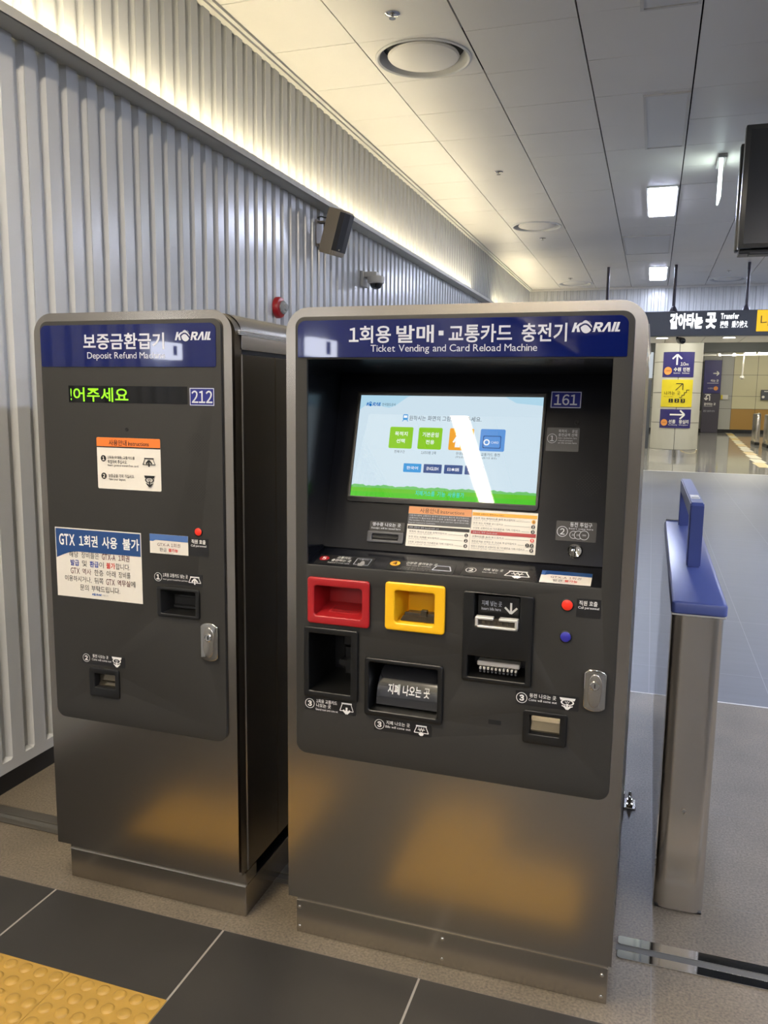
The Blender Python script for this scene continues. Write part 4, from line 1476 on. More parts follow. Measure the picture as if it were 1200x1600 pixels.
P.rect(-0.5855, 0.0605, mid - 0.0030, 0.0690, INK); P.up()
P.text('1회용 교통카드 발매 General transit card', -0.5820, 0.0625, -0.5000, 0.0670, LETTER, 0, res=1)
P.rect(mid + 0.0010, 0.1060, -0.2450, 0.1150, AMBER); P.up()
P.text('우대용 교통카드 발매 Free ticket', mid + 0.005, 0.1085, -0.3300, 0.1130, INK, 0, res=1)
P.rect(mid + 0.0010, 0.0580, -0.2450, 0.0670, REDP); P.up()
P.text('교통카드 충전 Card reload', mid + 0.005, 0.0600, -0.3450, 0.0645, LETTER, 0, res=1)
lines = [(-0.5800, 0.0510, 0.105, '목적지 역이나 운임을 선택하십시오.', ('1',)), (-0.5800, 0.0370, 0.085, '동전 또는 지폐를 넣으십시오.', ('2',)), (-0.5800, 0.0230, 0.125, '1회용 교통카드와 거스름돈을 가져 가십시오.', ('3',)),
         (mid + 0.005, 0.0970, 0.110, '신분증 또는 복지카드를 올려 놓으십시오.', ('4',)), (mid + 0.005, 0.0840, 0.080, '동전 또는 지폐를 넣으십시오.', ('2',)), (mid + 0.005, 0.0710, 0.125, '우대용 교통카드와 거스름돈을 가져 가십시오.', ('3',)),
         (mid + 0.005, 0.0490, 0.085, '교통카드를 올려 놓으십시오.', ('5',)), (mid + 0.005, 0.0360, 0.118, '충전금액을 선택한 후 현금을 투입하십시오.', ('1', '2')), (mid + 0.005, 0.0230, 0.140, '충전이 완료된 후 교통카드 및 거스름돈을 가져 가십시오.', ('3',))]
for u, v, ln, t, ns in lines:
    P.text(t, u, v, u + ln, v + 0.0052, INK, 0.0, res=1)
    P.text('Select your destination or fare.'[: 14 + len(t) // 3], u, v - 0.0050, u + ln * 0.62, v - 0.0012, GREYINK, 0.0, res=1)
    end = mid - 0.006 if u < -0.45 else -0.2490
    P.rect(u + ln + 0.002, v, end - 0.012 * len(ns), v + 0.0006, INK)
    for i, nn in enumerate(ns):
        col_ = AMBER if nn == '4' else REDINK if nn == '5' else INK
        number_badge(P, end - 0.0045 - 0.0115 * (len(ns) - 1 - i), v + 0.001, 0.0050, nn, PAPER if nn != '4' else INK, None, col_, 0.02)
P.rect(mid - 0.0004, 0.0140, mid + 0.0004, 0.1215, GREYINK)
P.build('lettering', s)

# ledge labels
def ledge_label(u0, v0, u1, v1):
    return sticker('ledge_label', u0, v0, u1, v1, LABELB, VM, shelf, 0.0)
s = ledge_label(-0.8080, 0.0005, -0.6520, 0.0550)
P = Print(shelf, 0.0009)
number_badge(P, -0.7900, 0.0330, 0.0135, '5', WHITE, None, REDP, 0.03)
P.text('교통카드', -0.7560, 0.0370, -0.7180, 0.0500, WHITE, 0.008, res=2)
P.text('충전하는 곳', -0.7660, 0.0200, -0.7120, 0.0330, WHITE, 0.008, res=2)
P.text('Reload transit card', -0.7720, 0.0090, -0.7120, 0.0150, WHITE, 0.0, res=2)
P.path([(-0.7000, 0.0110), (-0.6600, 0.0110), (-0.6600, 0.0460), (-0.7000, 0.0460)], 0.0015, LETTER, True); P.up()
P.text('교통카드', -0.6930, 0.0370, -0.6670, 0.0440, LETTER, 0.0, res=2)
P.poly([(-0.6860, 0.0040), (-0.6740, 0.0040), (-0.6710, 0.0160), (-0.6720, 0.0240), (-0.6735, 0.0240), (-0.6745, 0.0300), (-0.6765, 0.0310), (-0.6785, 0.0330), (-0.6810, 0.0310), (-0.6835, 0.0300), (-0.6850, 0.0180), (-0.6890, 0.0200), (-0.6900, 0.0170)], GREYINK)
P.build('lettering', s)
s = ledge_label(-0.6080, 0.0005, -0.4330, 0.0550)
P = Print(shelf, 0.0009)
number_badge(P, -0.5930, 0.0360, 0.0135, '4', INK, None, AMBER, 0.03)
P.text('신분증 올려놓는 곳', -0.5640, 0.0380, -0.4820, 0.0510, WHITE, 0.004, shear=0.1, res=2)
P.text('Place your ID card here', -0.5600, 0.0270, -0.4960, 0.0330, WHITE, 0.0, res=2)
P.text('신분증을 올려 놓으면 우대용', -0.5700, 0.0150, -0.4920, 0.0210, GREYINK, 0.0, res=2)
P.text('교통카드를 발급 받으실 수 있습니다', -0.5800, 0.0060, -0.4680, 0.0120, GREYINK, 0.0, res=2)
P.path([(-0.4890, 0.0160), (-0.4400, 0.0160), (-0.4480, 0.0400), (-0.4820, 0.0400)], 0.003, LETTER, True)
P.build('lettering', s)
s = ledge_label(-0.4130, 0.0020, -0.2330, 0.0550)
P = Print(shelf, 0.0009)
number_badge(P, -0.3920, 0.0330, 0.0135, '2', WHITE, WHITE, None, 0.03)
P.text('지폐 넣는 곳', -0.3620, 0.0350, -0.3120, 0.0480, WHITE, 0.008, res=2)
P.text('Insert bills here', -0.3620, 0.0240, -0.3250, 0.0300, WHITE, 0.0, res=2)
icon_tray(P, -0.3050, 0.0080, -0.2440, 0.0460, 'bill', WHITE, LABELB)
P.build('lettering', s)

# card pockets
def card_pocket(name, O, I, back, m, label, depth=0.085):
    bm = B(); plate(bm, rr(*O, 0.009, 6), [rr(*I, 0.007, 6)], front, WP, WP + 0.010, 0.004, brs=3)
    F = obj(name, bm, m, VM, True, label)
    bm = B(); pocket(bm, I, back, front, WP + 0.006, WP - depth); obj('recess', bm, m, F)
    return F
F = card_pocket('reload_pocket', REDO, REDI, (-0.7900, 0.9770, -0.6700, 1.0300), REDP, 'red card reload pocket')
bm = B()
t0 = Vector((0, 0, 0))
P = Print(lambda u, v, w: Vector((u, -WP + 0.004 + v, 0.9625 + v * 0.165 + w)), 0.0010, 0.0003)
P.frame(-0.7650, 0.012, -0.6820, 0.058, 0.0022, mat('red_edge', (206, 74, 74), 0.25))
P.text('교통카드 올려놓는 곳', -0.7540, 0.040, -0.6900, 0.050, mat('red_raised', (210, 84, 84), 0.25), 0.0, res=2)
P.text('Place card here', -0.7540, 0.024, -0.6980, 0.034, MATS['red_raised'], 0.0, res=2)
P.build('embossing', F)
F = card_pocket('id_pocket', YELO, YELI, (-0.5620, 0.9750, -0.4690, 1.0380), YELP, 'yellow identity card pocket', 0.075)
bm = B()
prism(bm, [(-0.5640, 0.9660), (-0.4725, 0.9660), (-0.4725, 0.9800), (-0.5560, 0.9800)], front, -0.045, WP - 0.006)
box(bm, (-0.5560, 0.001, 0.979), (-0.4740, 0.012, 0.985), 0.001, 1)
box(bm, (-0.5120, -0.004, 0.979), (-0.4960, 0.010, 0.994), 0.001, 1)
obj('card_reader', bm, mat('reader_smoke', (58, 52, 40), 0.2), F)
# single journey card tray
bm = B(); plate(bm, rr(*TRAO, 0.005), [rr(*TRAI, 0.002)], front, WP, WP + 0.008, 0.003)
F = obj('card_tray', bm, BLACK, VM, True, 'tall black card outlet')
bm = B(); pocket(bm, TRAI, (-0.8100, 0.7560, -0.6960, 0.9060), front, WP + 0.004, -0.16); obj('recess', bm, BLACK, F)
bm = B(); box(bm, (-0.7560, 0.085, 0.850), (-0.6950, 0.158, 0.906), 0.003, 1)
box(bm, (-0.7560, 0.095, 0.765), (-0.6950, 0.158, 0.845), 0.003, 1); obj('card_feeder', bm, BLACK, F)
bm = B(); prism(bm, rr(-0.7650, 0.7960, -0.6955, 0.8120, 0.006, 4), front, -0.158, -0.072); obj('roller', bm, LABELB, F, True)
bm = B()
for u in (-0.7280, -0.7160):
    box(bm, (u - 0.003, 0.0835, 0.872), (u + 0.003, 0.0855, 0.880))
obj('sensor', bm, mat('sensor_grey', (120, 122, 124), 0.3), F)
# bank note outlet with curved lid
bm = B(); plate(bm, rr(*CSHO, 0.008), [rr(*CSHI, 0.005)], front, WP, WP + 0.008, 0.003)
F = obj('note_outlet', bm, BLACK, VM, True, 'black bank note outlet with curved lid')
bm = B(); pocket(bm, CSHI, (-0.6380, 0.7240, -0.4640, 0.8460), front, WP + 0.004, -0.10); obj('recess', bm, BLACK, F)
bm = B()
A = []
def lid_pt(t):    # arc from the back top to the front bottom
    a = t * PI / 2
    return (0.070 - 0.062 * math.sin(a), 0.726 + 0.092 * math.cos(a) ** 0.9 if t < 1 else 0.726)
for k in range(13):
    y, z = lid_pt(k / 12)
    A.append([bm.verts.new((-0.6330 + 0.006 * (1 - k / 12), y, z)), bm.verts.new((-0.4610, y, z))])
for a, b in zip(A[:-1], A[1:]):
    bm.faces.new((a[0], a[1], b[1], b[0]))
bm.faces.new([a[0] for a in A] + [bm.verts.new((-0.6270, 0.070, 0.726))])
LIDM = mat('smoke_lid', (44, 45, 48), 0.12, coat=1.0)
obj('lid', bm, LIDM, F, True)
def lidmap(u, v, w):
    t = 0.5
    best = min(range(61), key=lambda k: abs(lid_pt(k / 60)[1] - v))
    y, z = lid_pt(best / 60)
    return Vector((u, y - w * 0.8, v + w * 0.6))
P = Print(lidmap, 0.0016)
P.text('지폐 나오는 곳', -0.6020, 0.7560, -0.4880, 0.7820, WHITE, 0.022)
P.build('lettering', F)
# bank note inlet
bm = B(); plate(bm, rr(*BILO, 0.007), [rr(*BIL1, 0.002), rr(*BIL2, 0.002)], front, WP, WP + 0.008, 0.003)
F = obj('note_inlet', bm, BLACK, VM, True, 'black bank note inlet with two slots')
bm = B(); pocket(bm, BIL1, (-0.3660, 0.9960, -0.2620, 1.0540), front, WP + 0.004, -0.030); obj('upper_recess', bm, BLACK, F)
bm = B(); pocket(bm, BIL2, (-0.3800, 0.8560, -0.2430, 0.8960), front, WP + 0.004, -0.05); obj('lower_recess', bm, BLACK, F)
bm = B(); prism(bm, [(-0.3650, 0.9950), (-0.2630, 0.9950), (-0.2630, 1.0480), (-0.3650, 1.0480)], front, -0.016, 0.002)
obj('guide_plate', bm, BLACK, F)
P = Print(front, 0.0030)
P.text('지폐 넣는 곳', -0.3560, 1.0230, -0.3060, 1.0360, LETTER, 0.008, res=2)
P.text('Insert bills here', -0.3560, 1.0120, -0.3080, 1.0190, LETTER, 0.0, res=2)
P.arrow((-0.2830, 1.0350), (-0.2830, 1.0080), 0.0050, 0.0150, WHITE)
P.build('lettering', F)
bm = B()
box(bm, (-0.3640, -WP - 0.024, 0.9760), (-0.2600, -WP - 0.004, 0.9815), 0.001, 1)
box(bm, (-0.3640, -WP - 0.024, 0.9760), (-0.3570, -WP - 0.004, 0.9990), 0.001, 1)
box(bm, (-0.2670, -WP - 0.024, 0.9760), (-0.2600, -WP - 0.004, 0.9990), 0.001, 1)
box(bm, (-0.3640, -WP - 0.024, 0.9970), (-0.3200, -WP - 0.004, 1.0030), 0.001, 1)
box(bm, (-0.3060, -WP - 0.024, 0.9970), (-0.2600, -WP - 0.004, 1.0030), 0.001, 1)
m_in = obj('slot_frame', bm, ALU, F)
bm = B(); box(bm, (-0.3570, -WP - 0.012, 0.9810), (-0.2670, -WP - 0.007, 0.9980)); obj('slot', bm, mat('slot_brown', (58, 50, 40), 0.4), F)
bm = B()
for k in range(6):
    u = -0.3480 + 0.0145 * k
    box(bm, (u, -WP - 0.016, 0.985), (u + 0.006, -WP - 0.011, 0.993))
obj('slot_teeth', bm, FLAP, F)
bm = B()
box(bm, (-0.3620, -0.010, 0.8700), (-0.2560, 0.02, 0.8820), 0.002, 1)
for k in range(10):
    u = -0.3560 + 0.0098 * k
    box(bm, (u, -0.012, 0.8610), (u + 0.0055, 0.02, 0.8680), 0.001, 1)
obj('slot_frame', bm, ALU, F)
bm = B()
for k in range(10):
    u = -0.3560 + 0.0098 * k
    box(bm, (u, -0.010, 0.8530), (u + 0.0055, 0.02, 0.8580), 0.001, 1)
obj('slot_teeth', bm, LABELG, F)
# buttons and lower labels
button(-0.1475, 1.0470, 0.0128, BTNRED, VM)
s = sticker('call_label', -0.1260, 1.0200, -0.0700, 1.0660, LABELB, VM)
P = Print(front, WP + 0.0009)
P.text('직원 호출', -0.1200, 1.0490, -0.0780, 1.0610, WHITE, 0.012, res=2)
P.text('Call personnel', -0.1220, 1.0395, -0.0740, 1.0470, WHITE, 0.0, res=2)
P.build('lettering', s)
button(-0.1478, 0.9690, 0.0124, BTNBLUE, VM)
bm = B(); plate(bm, rr(-0.3270, 0.7245, -0.2950, 0.7365, 0.001), [], front, WP - 0.001, WP + 0.0004); obj('vent_slot', bm, VOID, VM)
lock(-0.1000, 0.7945, -0.0480, 0.8975, VM)
def step3(u0, v0, u1, v1, a, b, kind, tw):
    s = sticker('step_label', u0, v0, u1, v1, LABELB, VM)
    P = Print(front, WP + 0.0009)
    number_badge(P, u0 + 0.0150, (v0 + v1) / 2, 0.0135, '3', WHITE, WHITE, INK, 0.05)
    y = v1 - 0.014
    for t in a:
        P.text(t, u0 + 0.034, y, u0 + 0.034 + tw * (0.7 if t.startswith('나') else 1), y + 0.0105, WHITE, 0.012, res=2); y -= 0.012
    P.text(b, u0 + 0.032, y + 0.003, u0 + 0.036 + tw, y + 0.0090, WHITE, 0.0, res=2)
    w = 0.038
    icon_tray(P, u1 - 0.008 - w, v0 + 0.003, u1 - 0.008, v1 - 0.004, kind, WHITE, INK)
    P.build('lettering', s)
step3(-0.8270, 0.6940, -0.6790, 0.7310, ('1회용 교통카드', '나오는 곳'), 'General transit cards come out', 'out', 0.060)
step3(-0.6290, 0.6650, -0.4730, 0.6985, ('지폐 나오는 곳',), 'Bills will come out', 'bill', 0.064)
step3(-0.2615, 0.7860, -0.1095, 0.8215, ('동전 나오는 곳',), 'Coins will come out', 'coin', 0.064)
coin_return(CRO, CRI, VM)
# ------------------------------------------------------------------ barrier beside the machines
GT = thing('gate_barrier', 'slim steel ticket gate barrier with blue lid and arched handle', 'ticket gate', (0.176, 1.28, 0.0))
gx0, gx1, gy0, gy1 = 0.106, 0.247, 0.486, 2.07
bm = B()
def body_loop(z, ins=0.0):
    return [bm.verts.new((u, v, z)) for u, v in rr(gx0 + ins, gy0 + ins, gx1 - ins, gy1 - ins, 0.034, 8)]
L0, L1 = body_loop(0.004), body_loop(0.922)
m = len(L0)
for k in range(m):
    bm.faces.new((L0[k], L0[(k + 1) % m], L1[(k + 1) % m], L1[k]))
bm.faces.new(L1)
obj('body', bm, STEELV, GT, True)
bm = B(); box(bm, (gx0 + 0.004, gy0 + 0.006, 0.0), (gx1 - 0.004, gy1 - 0.006, 0.006)); obj('foot', bm, BLACK, GT)
bm = B(); box(bm, (gx0 - 0.002, gy0 + 0.028, 0.01), (gx0 + 0.001, gy1 - 0.03, 0.915)); obj('side_panel', bm, POLISH, GT)
bm = B(); lathe(bm, [(0.008, 0), (0.008, 0.0015), (0.0055, 0.002), (0.0055, 0.0005), (0.0001, 0.0005)], (0.174, gy0, 0.323), (0, -1, 0), 20); obj('lock', bm, CHROME, GT, True)
# lid: level at the back, falling slightly at the front
bm = B()
def lid_loop(z, ins, zf):
    return [bm.verts.new((u, v, z - (max(0, 1.0 - v) * zf))) for u, v in rr(gx0 - 0.004 + ins, gy0 - 0.008 + ins, gx1 + 0.006 - ins, gy1 + 0.004 - ins, 0.012, 5)]
prof = [lid_loop(0.924, 0.003, 0), lid_loop(0.928, 0.0, 0), lid_loop(0.955, 0.0, 0.004), lid_loop(0.961, 0.0015, 0.008), lid_loop(0.965, 0.006, 0.010)]
for a, b in zip(prof[:-1], prof[1:]):
    for k in range(len(a)):
        bm.faces.new((a[k], a[(k + 1) % len(a)], b[(k + 1) % len(a)], b[k]))
bm.faces.new(prof[-1]); bm.faces.new(list(reversed(prof[0])))
obj('lid', bm, LIDBLUE, GT, True)
bm = B(); box(bm, (gx0 - 0.002, gy0 - 0.006, 0.9195), (gx1 + 0.003, gy1, 0.9245), 0.001, 1); obj('lid_edge', bm, ALU, GT)
# arched handle
bm = B()
out = [(1.0, 0.962), (1.0, 1.175), (1.012, 1.185), (1.988, 1.176), (2.0, 1.166), (2.0, 0.962)]
inn = [(1.955, 0.962), (1.955, 1.120), (1.945, 1.128), (1.062, 1.136), (1.052, 1.128), (1.052, 0.962)]
loop_ = out + inn
prism(bm, loop_, lambda u, v, w: Vector((w, u, v)), 0.160, 0.205)
bmesh.ops.bevel(bm, geom=[e for e in bm.edges if abs(e.verts[0].co.x - e.verts[1].co.x) < 1e-5], offset=0.004, segments=2, affect='EDGES')
obj('handle', bm, LIDBLUE, GT, True, 'blue arched handle')
bm = B(); plate(bm, rr(0.168, 1.14, 0.198, 1.27, 0.002), [], lambda u, v, w: Vector((u, v, 1.1835 - (v - 1.012) * 0.0092 + w)), 0.0, 0.002); st = obj('handle_sticker', bm, PAPER, GT)
P = Print(lambda u, v, w: Vector((u, v, 1.1835 - (v - 1.012) * 0.0092 + w)), 0.0026)
P.disc(0.1760, 1.225, 0.006, WHITE, 0.02); P.up(); P.rect(0.170, 1.155, 0.196, 1.185, GREYINK); P.build('marking', st)
bm = B(); box(bm, (gx0 + 0.001, 2.075, 0.93), (gx0 + 0.075, 2.088, 0.972), 0.002, 1); obj('rear_strip', bm, CHROME, GT)

# floor guide rails running behind the machine fronts
def rail(x0, x1, y0, y1, label, m=None):
    bm = B()
    plate(bm, rr(x0, y0, x1, y1, 0.008, 4), [], lambda u, v, w: Vector((u, v, w)), 0.0002, 0.004, 0.001)
    o = tag(obj('floor_rail', bm, m or POLISH), label, 'rail', 'steel floor rails')
    return o
rail(0.010, 4.2, 0.212, 0.246, 'polished steel floor rail strip nearer the viewer, right of the vending machine')
rail(0.010, 4.2, 0.272, 0.309, 'polished steel floor rail strip farther from the viewer, right of the vending machine')
bm = B(); box(bm, (0.006, 0.246, 0.0001), (4.2, 0.272, 0.0012)); box(bm, (XW, 0.236, 0.0001), (-0.9, 0.262, 0.0012)); struct('trim_7', bm, JOINT)
rail(-2.255, -0.9, 0.262, 0.309, 'dull steel floor rail strip between the left wall and the machines, farther one', DULLSTEEL)
rail(-2.255, -0.9, 0.212, 0.236, 'dull steel floor rail strip between the left wall and the machines, nearer one', DULLSTEEL)

# ------------------------------------------------------------------ fittings on the left wall
# loudspeaker
SP = thing('wall_speaker', 'taupe loudspeaker with black grille on a wall bracket under the ledge', 'speaker', (XW, 3.49, 2.65))
bm = B()
box(bm, (XW + 0.001, 3.40, 2.555), (XW + 0.006, 3.50, 2.735), 0.002, 1)
for z in (2.565, 2.715):
    box(bm, (XW + 0.004, 3.42, z), (XW + 0.06, 3.48, z + 0.01), 0.001, 1)
br = obj('wall_bracket', bm, SPKTAN, SP)
bm = B(); cyl(bm, (XW + 0.05, 3.45, 2.57), (XW + 0.05, 3.45, 2.72), 0.010, 10); cyl(bm, (XW + 0.05, 3.45, 2.64), (XW + 0.09, 3.44, 2.64), 0.012, 10)
obj('swivel', bm, BLACK, SP, True)
bm = B(); tube(bm, [(XW + 0.002, 3.43, 2.75), (XW + 0.03, 3.43, 2.755), (XW + 0.06, 3.43, 2.745), (XW + 0.10, 3.44, 2.75)], 0.0045, 6); obj('cable', bm, BLACK, SP, True)
# cabinet turned and pitched down
MT = Matrix.Translation((XW + 0.155, 3.405, 2.635)) @ Matrix.Rotation(math.radians(-10), 4, 'Z') @ Matrix.Rotation(math.radians(17), 4, 'Y')
bm = B()
t_ = bmesh.new()
sec = [(-0.070, -0.070), (0.040, -0.080), (0.066, -0.060), (0.072, 0.0), (0.066, 0.060), (0.040, 0.080), (-0.070, 0.070)]
a = [t_.verts.new((x, y, -0.150)) for x, y in sec]; b = [t_.verts.new((x, y, 0.150)) for x, y in sec]
for k in range(len(sec)):
    t_.faces.new((a[k], a[(k + 1) % len(sec)], b[(k + 1) % len(sec)], b[k]))
t_.faces.new(list(reversed(a))); t_.faces.new(b)
bmesh.ops.bevel(t_, geom=list(t_.edges), offset=0.008, segments=2, affect='EDGES')
merge(bm, t_, 0, MT)
obj('cabinet', bm, SPKTAN, SP, True)
bm = B()
t_ = bmesh.new()
gs = [(0.042, -0.0815), (0.0675, -0.0615), (0.0745, 0.0), (0.0675, 0.0615), (0.042, 0.0815)]
a = [t_.verts.new((x, y, -0.118)) for x, y in gs]; b = [t_.verts.new((x, y, 0.135)) for x, y in gs]
for k in range(len(gs) - 1):
    t_.faces.new((a[k], a[k + 1], b[k + 1], b[k]))
merge(bm, t_, 0, MT)
obj('grille', bm, SPKBLK, SP, False, 'black grille')
bm = B(); t_ = bmesh.new(); box(t_, (0.071, -0.045, -0.110), (0.0745, -0.025, -0.100)); merge(bm, t_, 0, MT); obj('badge', bm, CHROME, SP)

# dome camera
DC = thing('dome_camera', 'white dome security camera on a wall arm above the vending machine', 'camera', (XW, 4.36, 2.46))
bm = B()
box(bm, (XW + 0.001, 4.29, 2.40), (XW + 0.03, 4.43, 2.52), 0.006, 2)
box(bm, (XW + 0.02, 4.31, 2.470), (XW + 0.135, 4.41, 2.515), 0.010, 2)
obj('arm', bm, CAMW, DC, True)
bm = B(); lathe(bm, [(0.072, 0.0), (0.072, 0.028), (0.066, 0.050), (0.052, 0.055)], (XW + 0.115, 4.36, 2.478), (0, 0, -1), 28); obj('housing', bm, CAMW, DC, True)
bm = B(); lathe(bm, [(0.050, 0.0), (0.047, 0.018), (0.035, 0.036), (0.018, 0.044), (0.0001, 0.046)], (XW + 0.115, 4.36, 2.425), (0, 0, -1), 28, capped=False); obj('dome', bm, BLACKG, DC, True)

# fire alarm
FA = thing('fire_alarm', 'red fire alarm lamp with clear lens on the corrugated wall', 'alarm', (XW, 2.79, 2.075))
bm = B(); lathe(bm, [(0.066, -0.001), (0.066, 0.018), (0.060, 0.030), (0.040, 0.036)], (XW, 2.79, 2.075), (1, 0, 0), 32); obj('base', bm, ALARMR, FA, True)
bm = B(); lathe(bm, [(0.040, 0.034), (0.040, 0.048), (0.034, 0.056), (0.022, 0.058), (0.022, 0.068), (0.014, 0.073), (0.0001, 0.074)], (XW, 2.79, 2.075), (1, 0, 0), 28, capped=False); obj('lens', bm, CLEAR, FA, True)
bm = B(); lathe(bm, [(0.042, 0.034), (0.042, 0.046), (0.0365, 0.048)], (XW, 2.79, 2.075), (1, 0, 0), 28); obj('lens_ring', bm, CHROME, FA, True)

# lit wall signs behind the viewer, mirrored in the glossy headers
def wall_sign(y0, y1, z0, z1, label):
    bm = B(); box(bm, (XW + 0.002, y0, z0), (XW + 0.07, y1, z1), 0.006, 2)
    o = tag(obj('wall_sign', bm, L_WSIGN), label, 'sign')
    P = Print(lambda u, v, w: Vector((XW + 0.07 + w, u, v)), 0.001)
    a = y0 + 0.62 * (y1 - y0); c = y0 + 0.74 * (y1 - y0)
    P.rect(y0 + 0.30 * (y1 - y0), z0 + 0.02, y0 + 0.48 * (y1 - y0), z1 - 0.015, INK)
    P.build('pictogram', o)
wall_sign(-3.68, -3.24, 1.800, 1.925, 'lit wall sign behind the viewer, mirrored at the left end of the vending machine header')
wall_sign(-1.625, -1.45, 1.695, 1.775, 'lit wall sign behind the viewer, mirrored at the right end of the refund machine header')

# ------------------------------------------------------------------ hanging monitor pair
TV = thing('monitor', 'black double sided monitor hanging from the ceiling at the right edge', 'monitor', (1.20, 4.10, 2.5))
def slab(name, x0, y0, z0, z1, th, wd, tilt, par):
    bm = B(); t2 = bmesh.new()
    box(t2, (0, 0, 0), (wd, th, z1 - z0), 0.008, 2)
    merge(bm, t2, 0, Matrix.Translation((x0, y0, z0)) @ Matrix.Rotation(math.radians(tilt), 4, 'X'))
    o = obj(name, bm, TVBLK, par, True)
    bm = B(); t2 = bmesh.new()
    box(t2, (0.03, -0.0015, 0.03), (wd - 0.03, 0.002, z1 - z0 - 0.03))
    merge(bm, t2, 0, Matrix.Translation((x0, y0, z0)) @ Matrix.Rotation(math.radians(tilt), 4, 'X'))
    obj('glass', bm, GLASSW2, o)
    bm = B(); t2 = bmesh.new()
    box(t2, (-0.002, th * 0.30, 0.012), (0.003, th * 0.62, z1 - z0 - 0.012), 0.001, 1)
    merge(bm, t2, 0, Matrix.Translation((x0, y0, z0)) @ Matrix.Rotation(math.radians(tilt), 4, 'X'))
    obj('edge_strip', bm, TVEDGE, o)
    return o
GLASSW2 = mat('screen_off', (34, 36, 37), 0.22)
slab('display', 0.488, 4.00, 2.520, 3.285, 0.075, 1.42, 1.5, TV)
slab('rear_display', 0.482, 4.17, 2.535, 3.240, 0.075, 1.42, -4.0, TV)
bm = B(); box(bm, (0.50, 4.05, 2.495), (1.88, 4.20, 2.525), 0.004, 1)
box(bm, (0.56, 4.00, 2.480), (0.70, 4.10, 2.500), 0.003, 1); obj('bottom_rail', bm, BLACK, TV)
bm = B(); cyl(bm, (1.20, 4.12, 2.6), (1.20, 4.12, ZC), 0.03, 14); box(bm, (1.10, 4.05, ZC - 0.01), (1.30, 4.19, ZC)); obj('drop_pole', bm, BLACK, TV, True)

# ------------------------------------------------------------------ hanging direction sign
HS = thing('hanging_sign', 'long dark hanging transfer sign with lit white letters and yellow end', 'sign', (0.45, 11.07, 2.46))
bm = B(); box(bm, (-1.65, 11.0, 2.470), (2.75, 11.16, 2.832), 0.006, 1); obj('box', bm, SIGNGREY, HS)
for x in (-0.735, 0.227, 1.220, 2.40):
    bm = B(); cyl(bm, (x, 11.08, 2.83), (x, 11.08, ZC), 0.022, 12); lathe(bm, [(0.06, 0), (0.055, 0.02), (0.030, 0.07), (0.022, 0.08)], (x, 11.08, 2.83), (0, 0, 1), 16)
    obj('hanger', bm, SIGNGREYD, HS, True)
P = Print(plane_at(10.998), 0.002, 0.001)
for t, a, b in (('갈아타는', 0.183, 0.640), ('곳', 0.680, 0.825)):
    P.text(t, a, 2.570, b, 2.800, L_TXT, 0.050)
P.text('Transfer', 0.882, 2.705, 1.125, 2.790, L_TXT, 0.03)
P.text('换乘', 0.880, 2.580, 0.990, 2.680, L_TXT, 0.02)
P.text('乗り換え', 1.035, 2.580, 1.250, 2.680, L_TXT, 0.02)
P.build('lettering', HS)
bm = B(); box(bm, (1.365, 10.985, 2.525), (2.70, 11.02, 2.825), 0.006, 1); yp = obj('yellow_panel', bm, L_YEL, HS, label='lit yellow exit panel')
P = Print(plane_at(10.985), 0.002)
P.text('나가는 곳', 1.415, 2.600, 2.05, 2.760, INK, 0.0)
P.build('lettering', yp)

# bullet camera under the low ceiling
BC = thing('bullet_camera', 'black bullet camera hanging under the low ceiling above the pillar signs', 'camera', (0.43, 16.3, 2.9))
bm = B(); box(bm, (0.33, 16.2, 2.885), (0.50, 16.4, 2.90), 0.005, 1); cyl(bm, (0.42, 16.3, 2.77), (0.42, 16.3, 2.89), 0.025, 10); cyl(bm, (0.42, 16.3, 2.79), (0.49, 16.2, 2.76), 0.022, 10); obj('mount', bm, BLACK, BC, True)
bm = B(); lathe(bm, [(0.058, 0), (0.066, 0.03), (0.066, 0.24), (0.04, 0.27)], (0.525, 16.02, 2.735), (-0.25, 1, 0.12), 20); obj('housing', bm, BLACK, BC, True)
bm = B(); lathe(bm, [(0.045, 0), (0.038, 0.015), (0.0001, 0.02)], (0.526, 16.015, 2.735), (0.25, -1, -0.12), 18); obj('lens', bm, BLACKG, BC, True)

# ------------------------------------------------------------------ signs round the pillar
def pmap(u, v, w):
    a = -PI / 2 + (u - PX) / PR
    return Vector((PX + (PR + w) * math.cos(a), PY + (PR + w) * math.sin(a), v))
def pillar_sign(z0, z1, m, label, paint):
    a0, a1 = PX - 0.425, PX + 0.405
    bm = B()
    cols = []
    for k in range(17):
        u = a0 + (a1 - a0) * k / 16
        cols.append([bm.verts.new(pmap(u, z0, 0.002)), bm.verts.new(pmap(u, z0, 0.014)), bm.verts.new(pmap(u, z1, 0.014)), bm.verts.new(pmap(u, z1, 0.002))])
    for a, b in zip(cols[:-1], cols[1:]):
        for i in range(4):
            bm.faces.new((a[i], a[(i + 1) % 4], b[(i + 1) % 4], b[i]))
    bm.faces.new(cols[0]); bm.faces.new(list(reversed(cols[-1])))
    o = tag(obj('pillar_sign', bm, m, None, True), label, 'sign')
    P = Print(pmap, 0.023, 0.002)
    P.cut = 10
    P.owner = o
    paint(P, PX - 0.425)
    P.build('lettering', o)
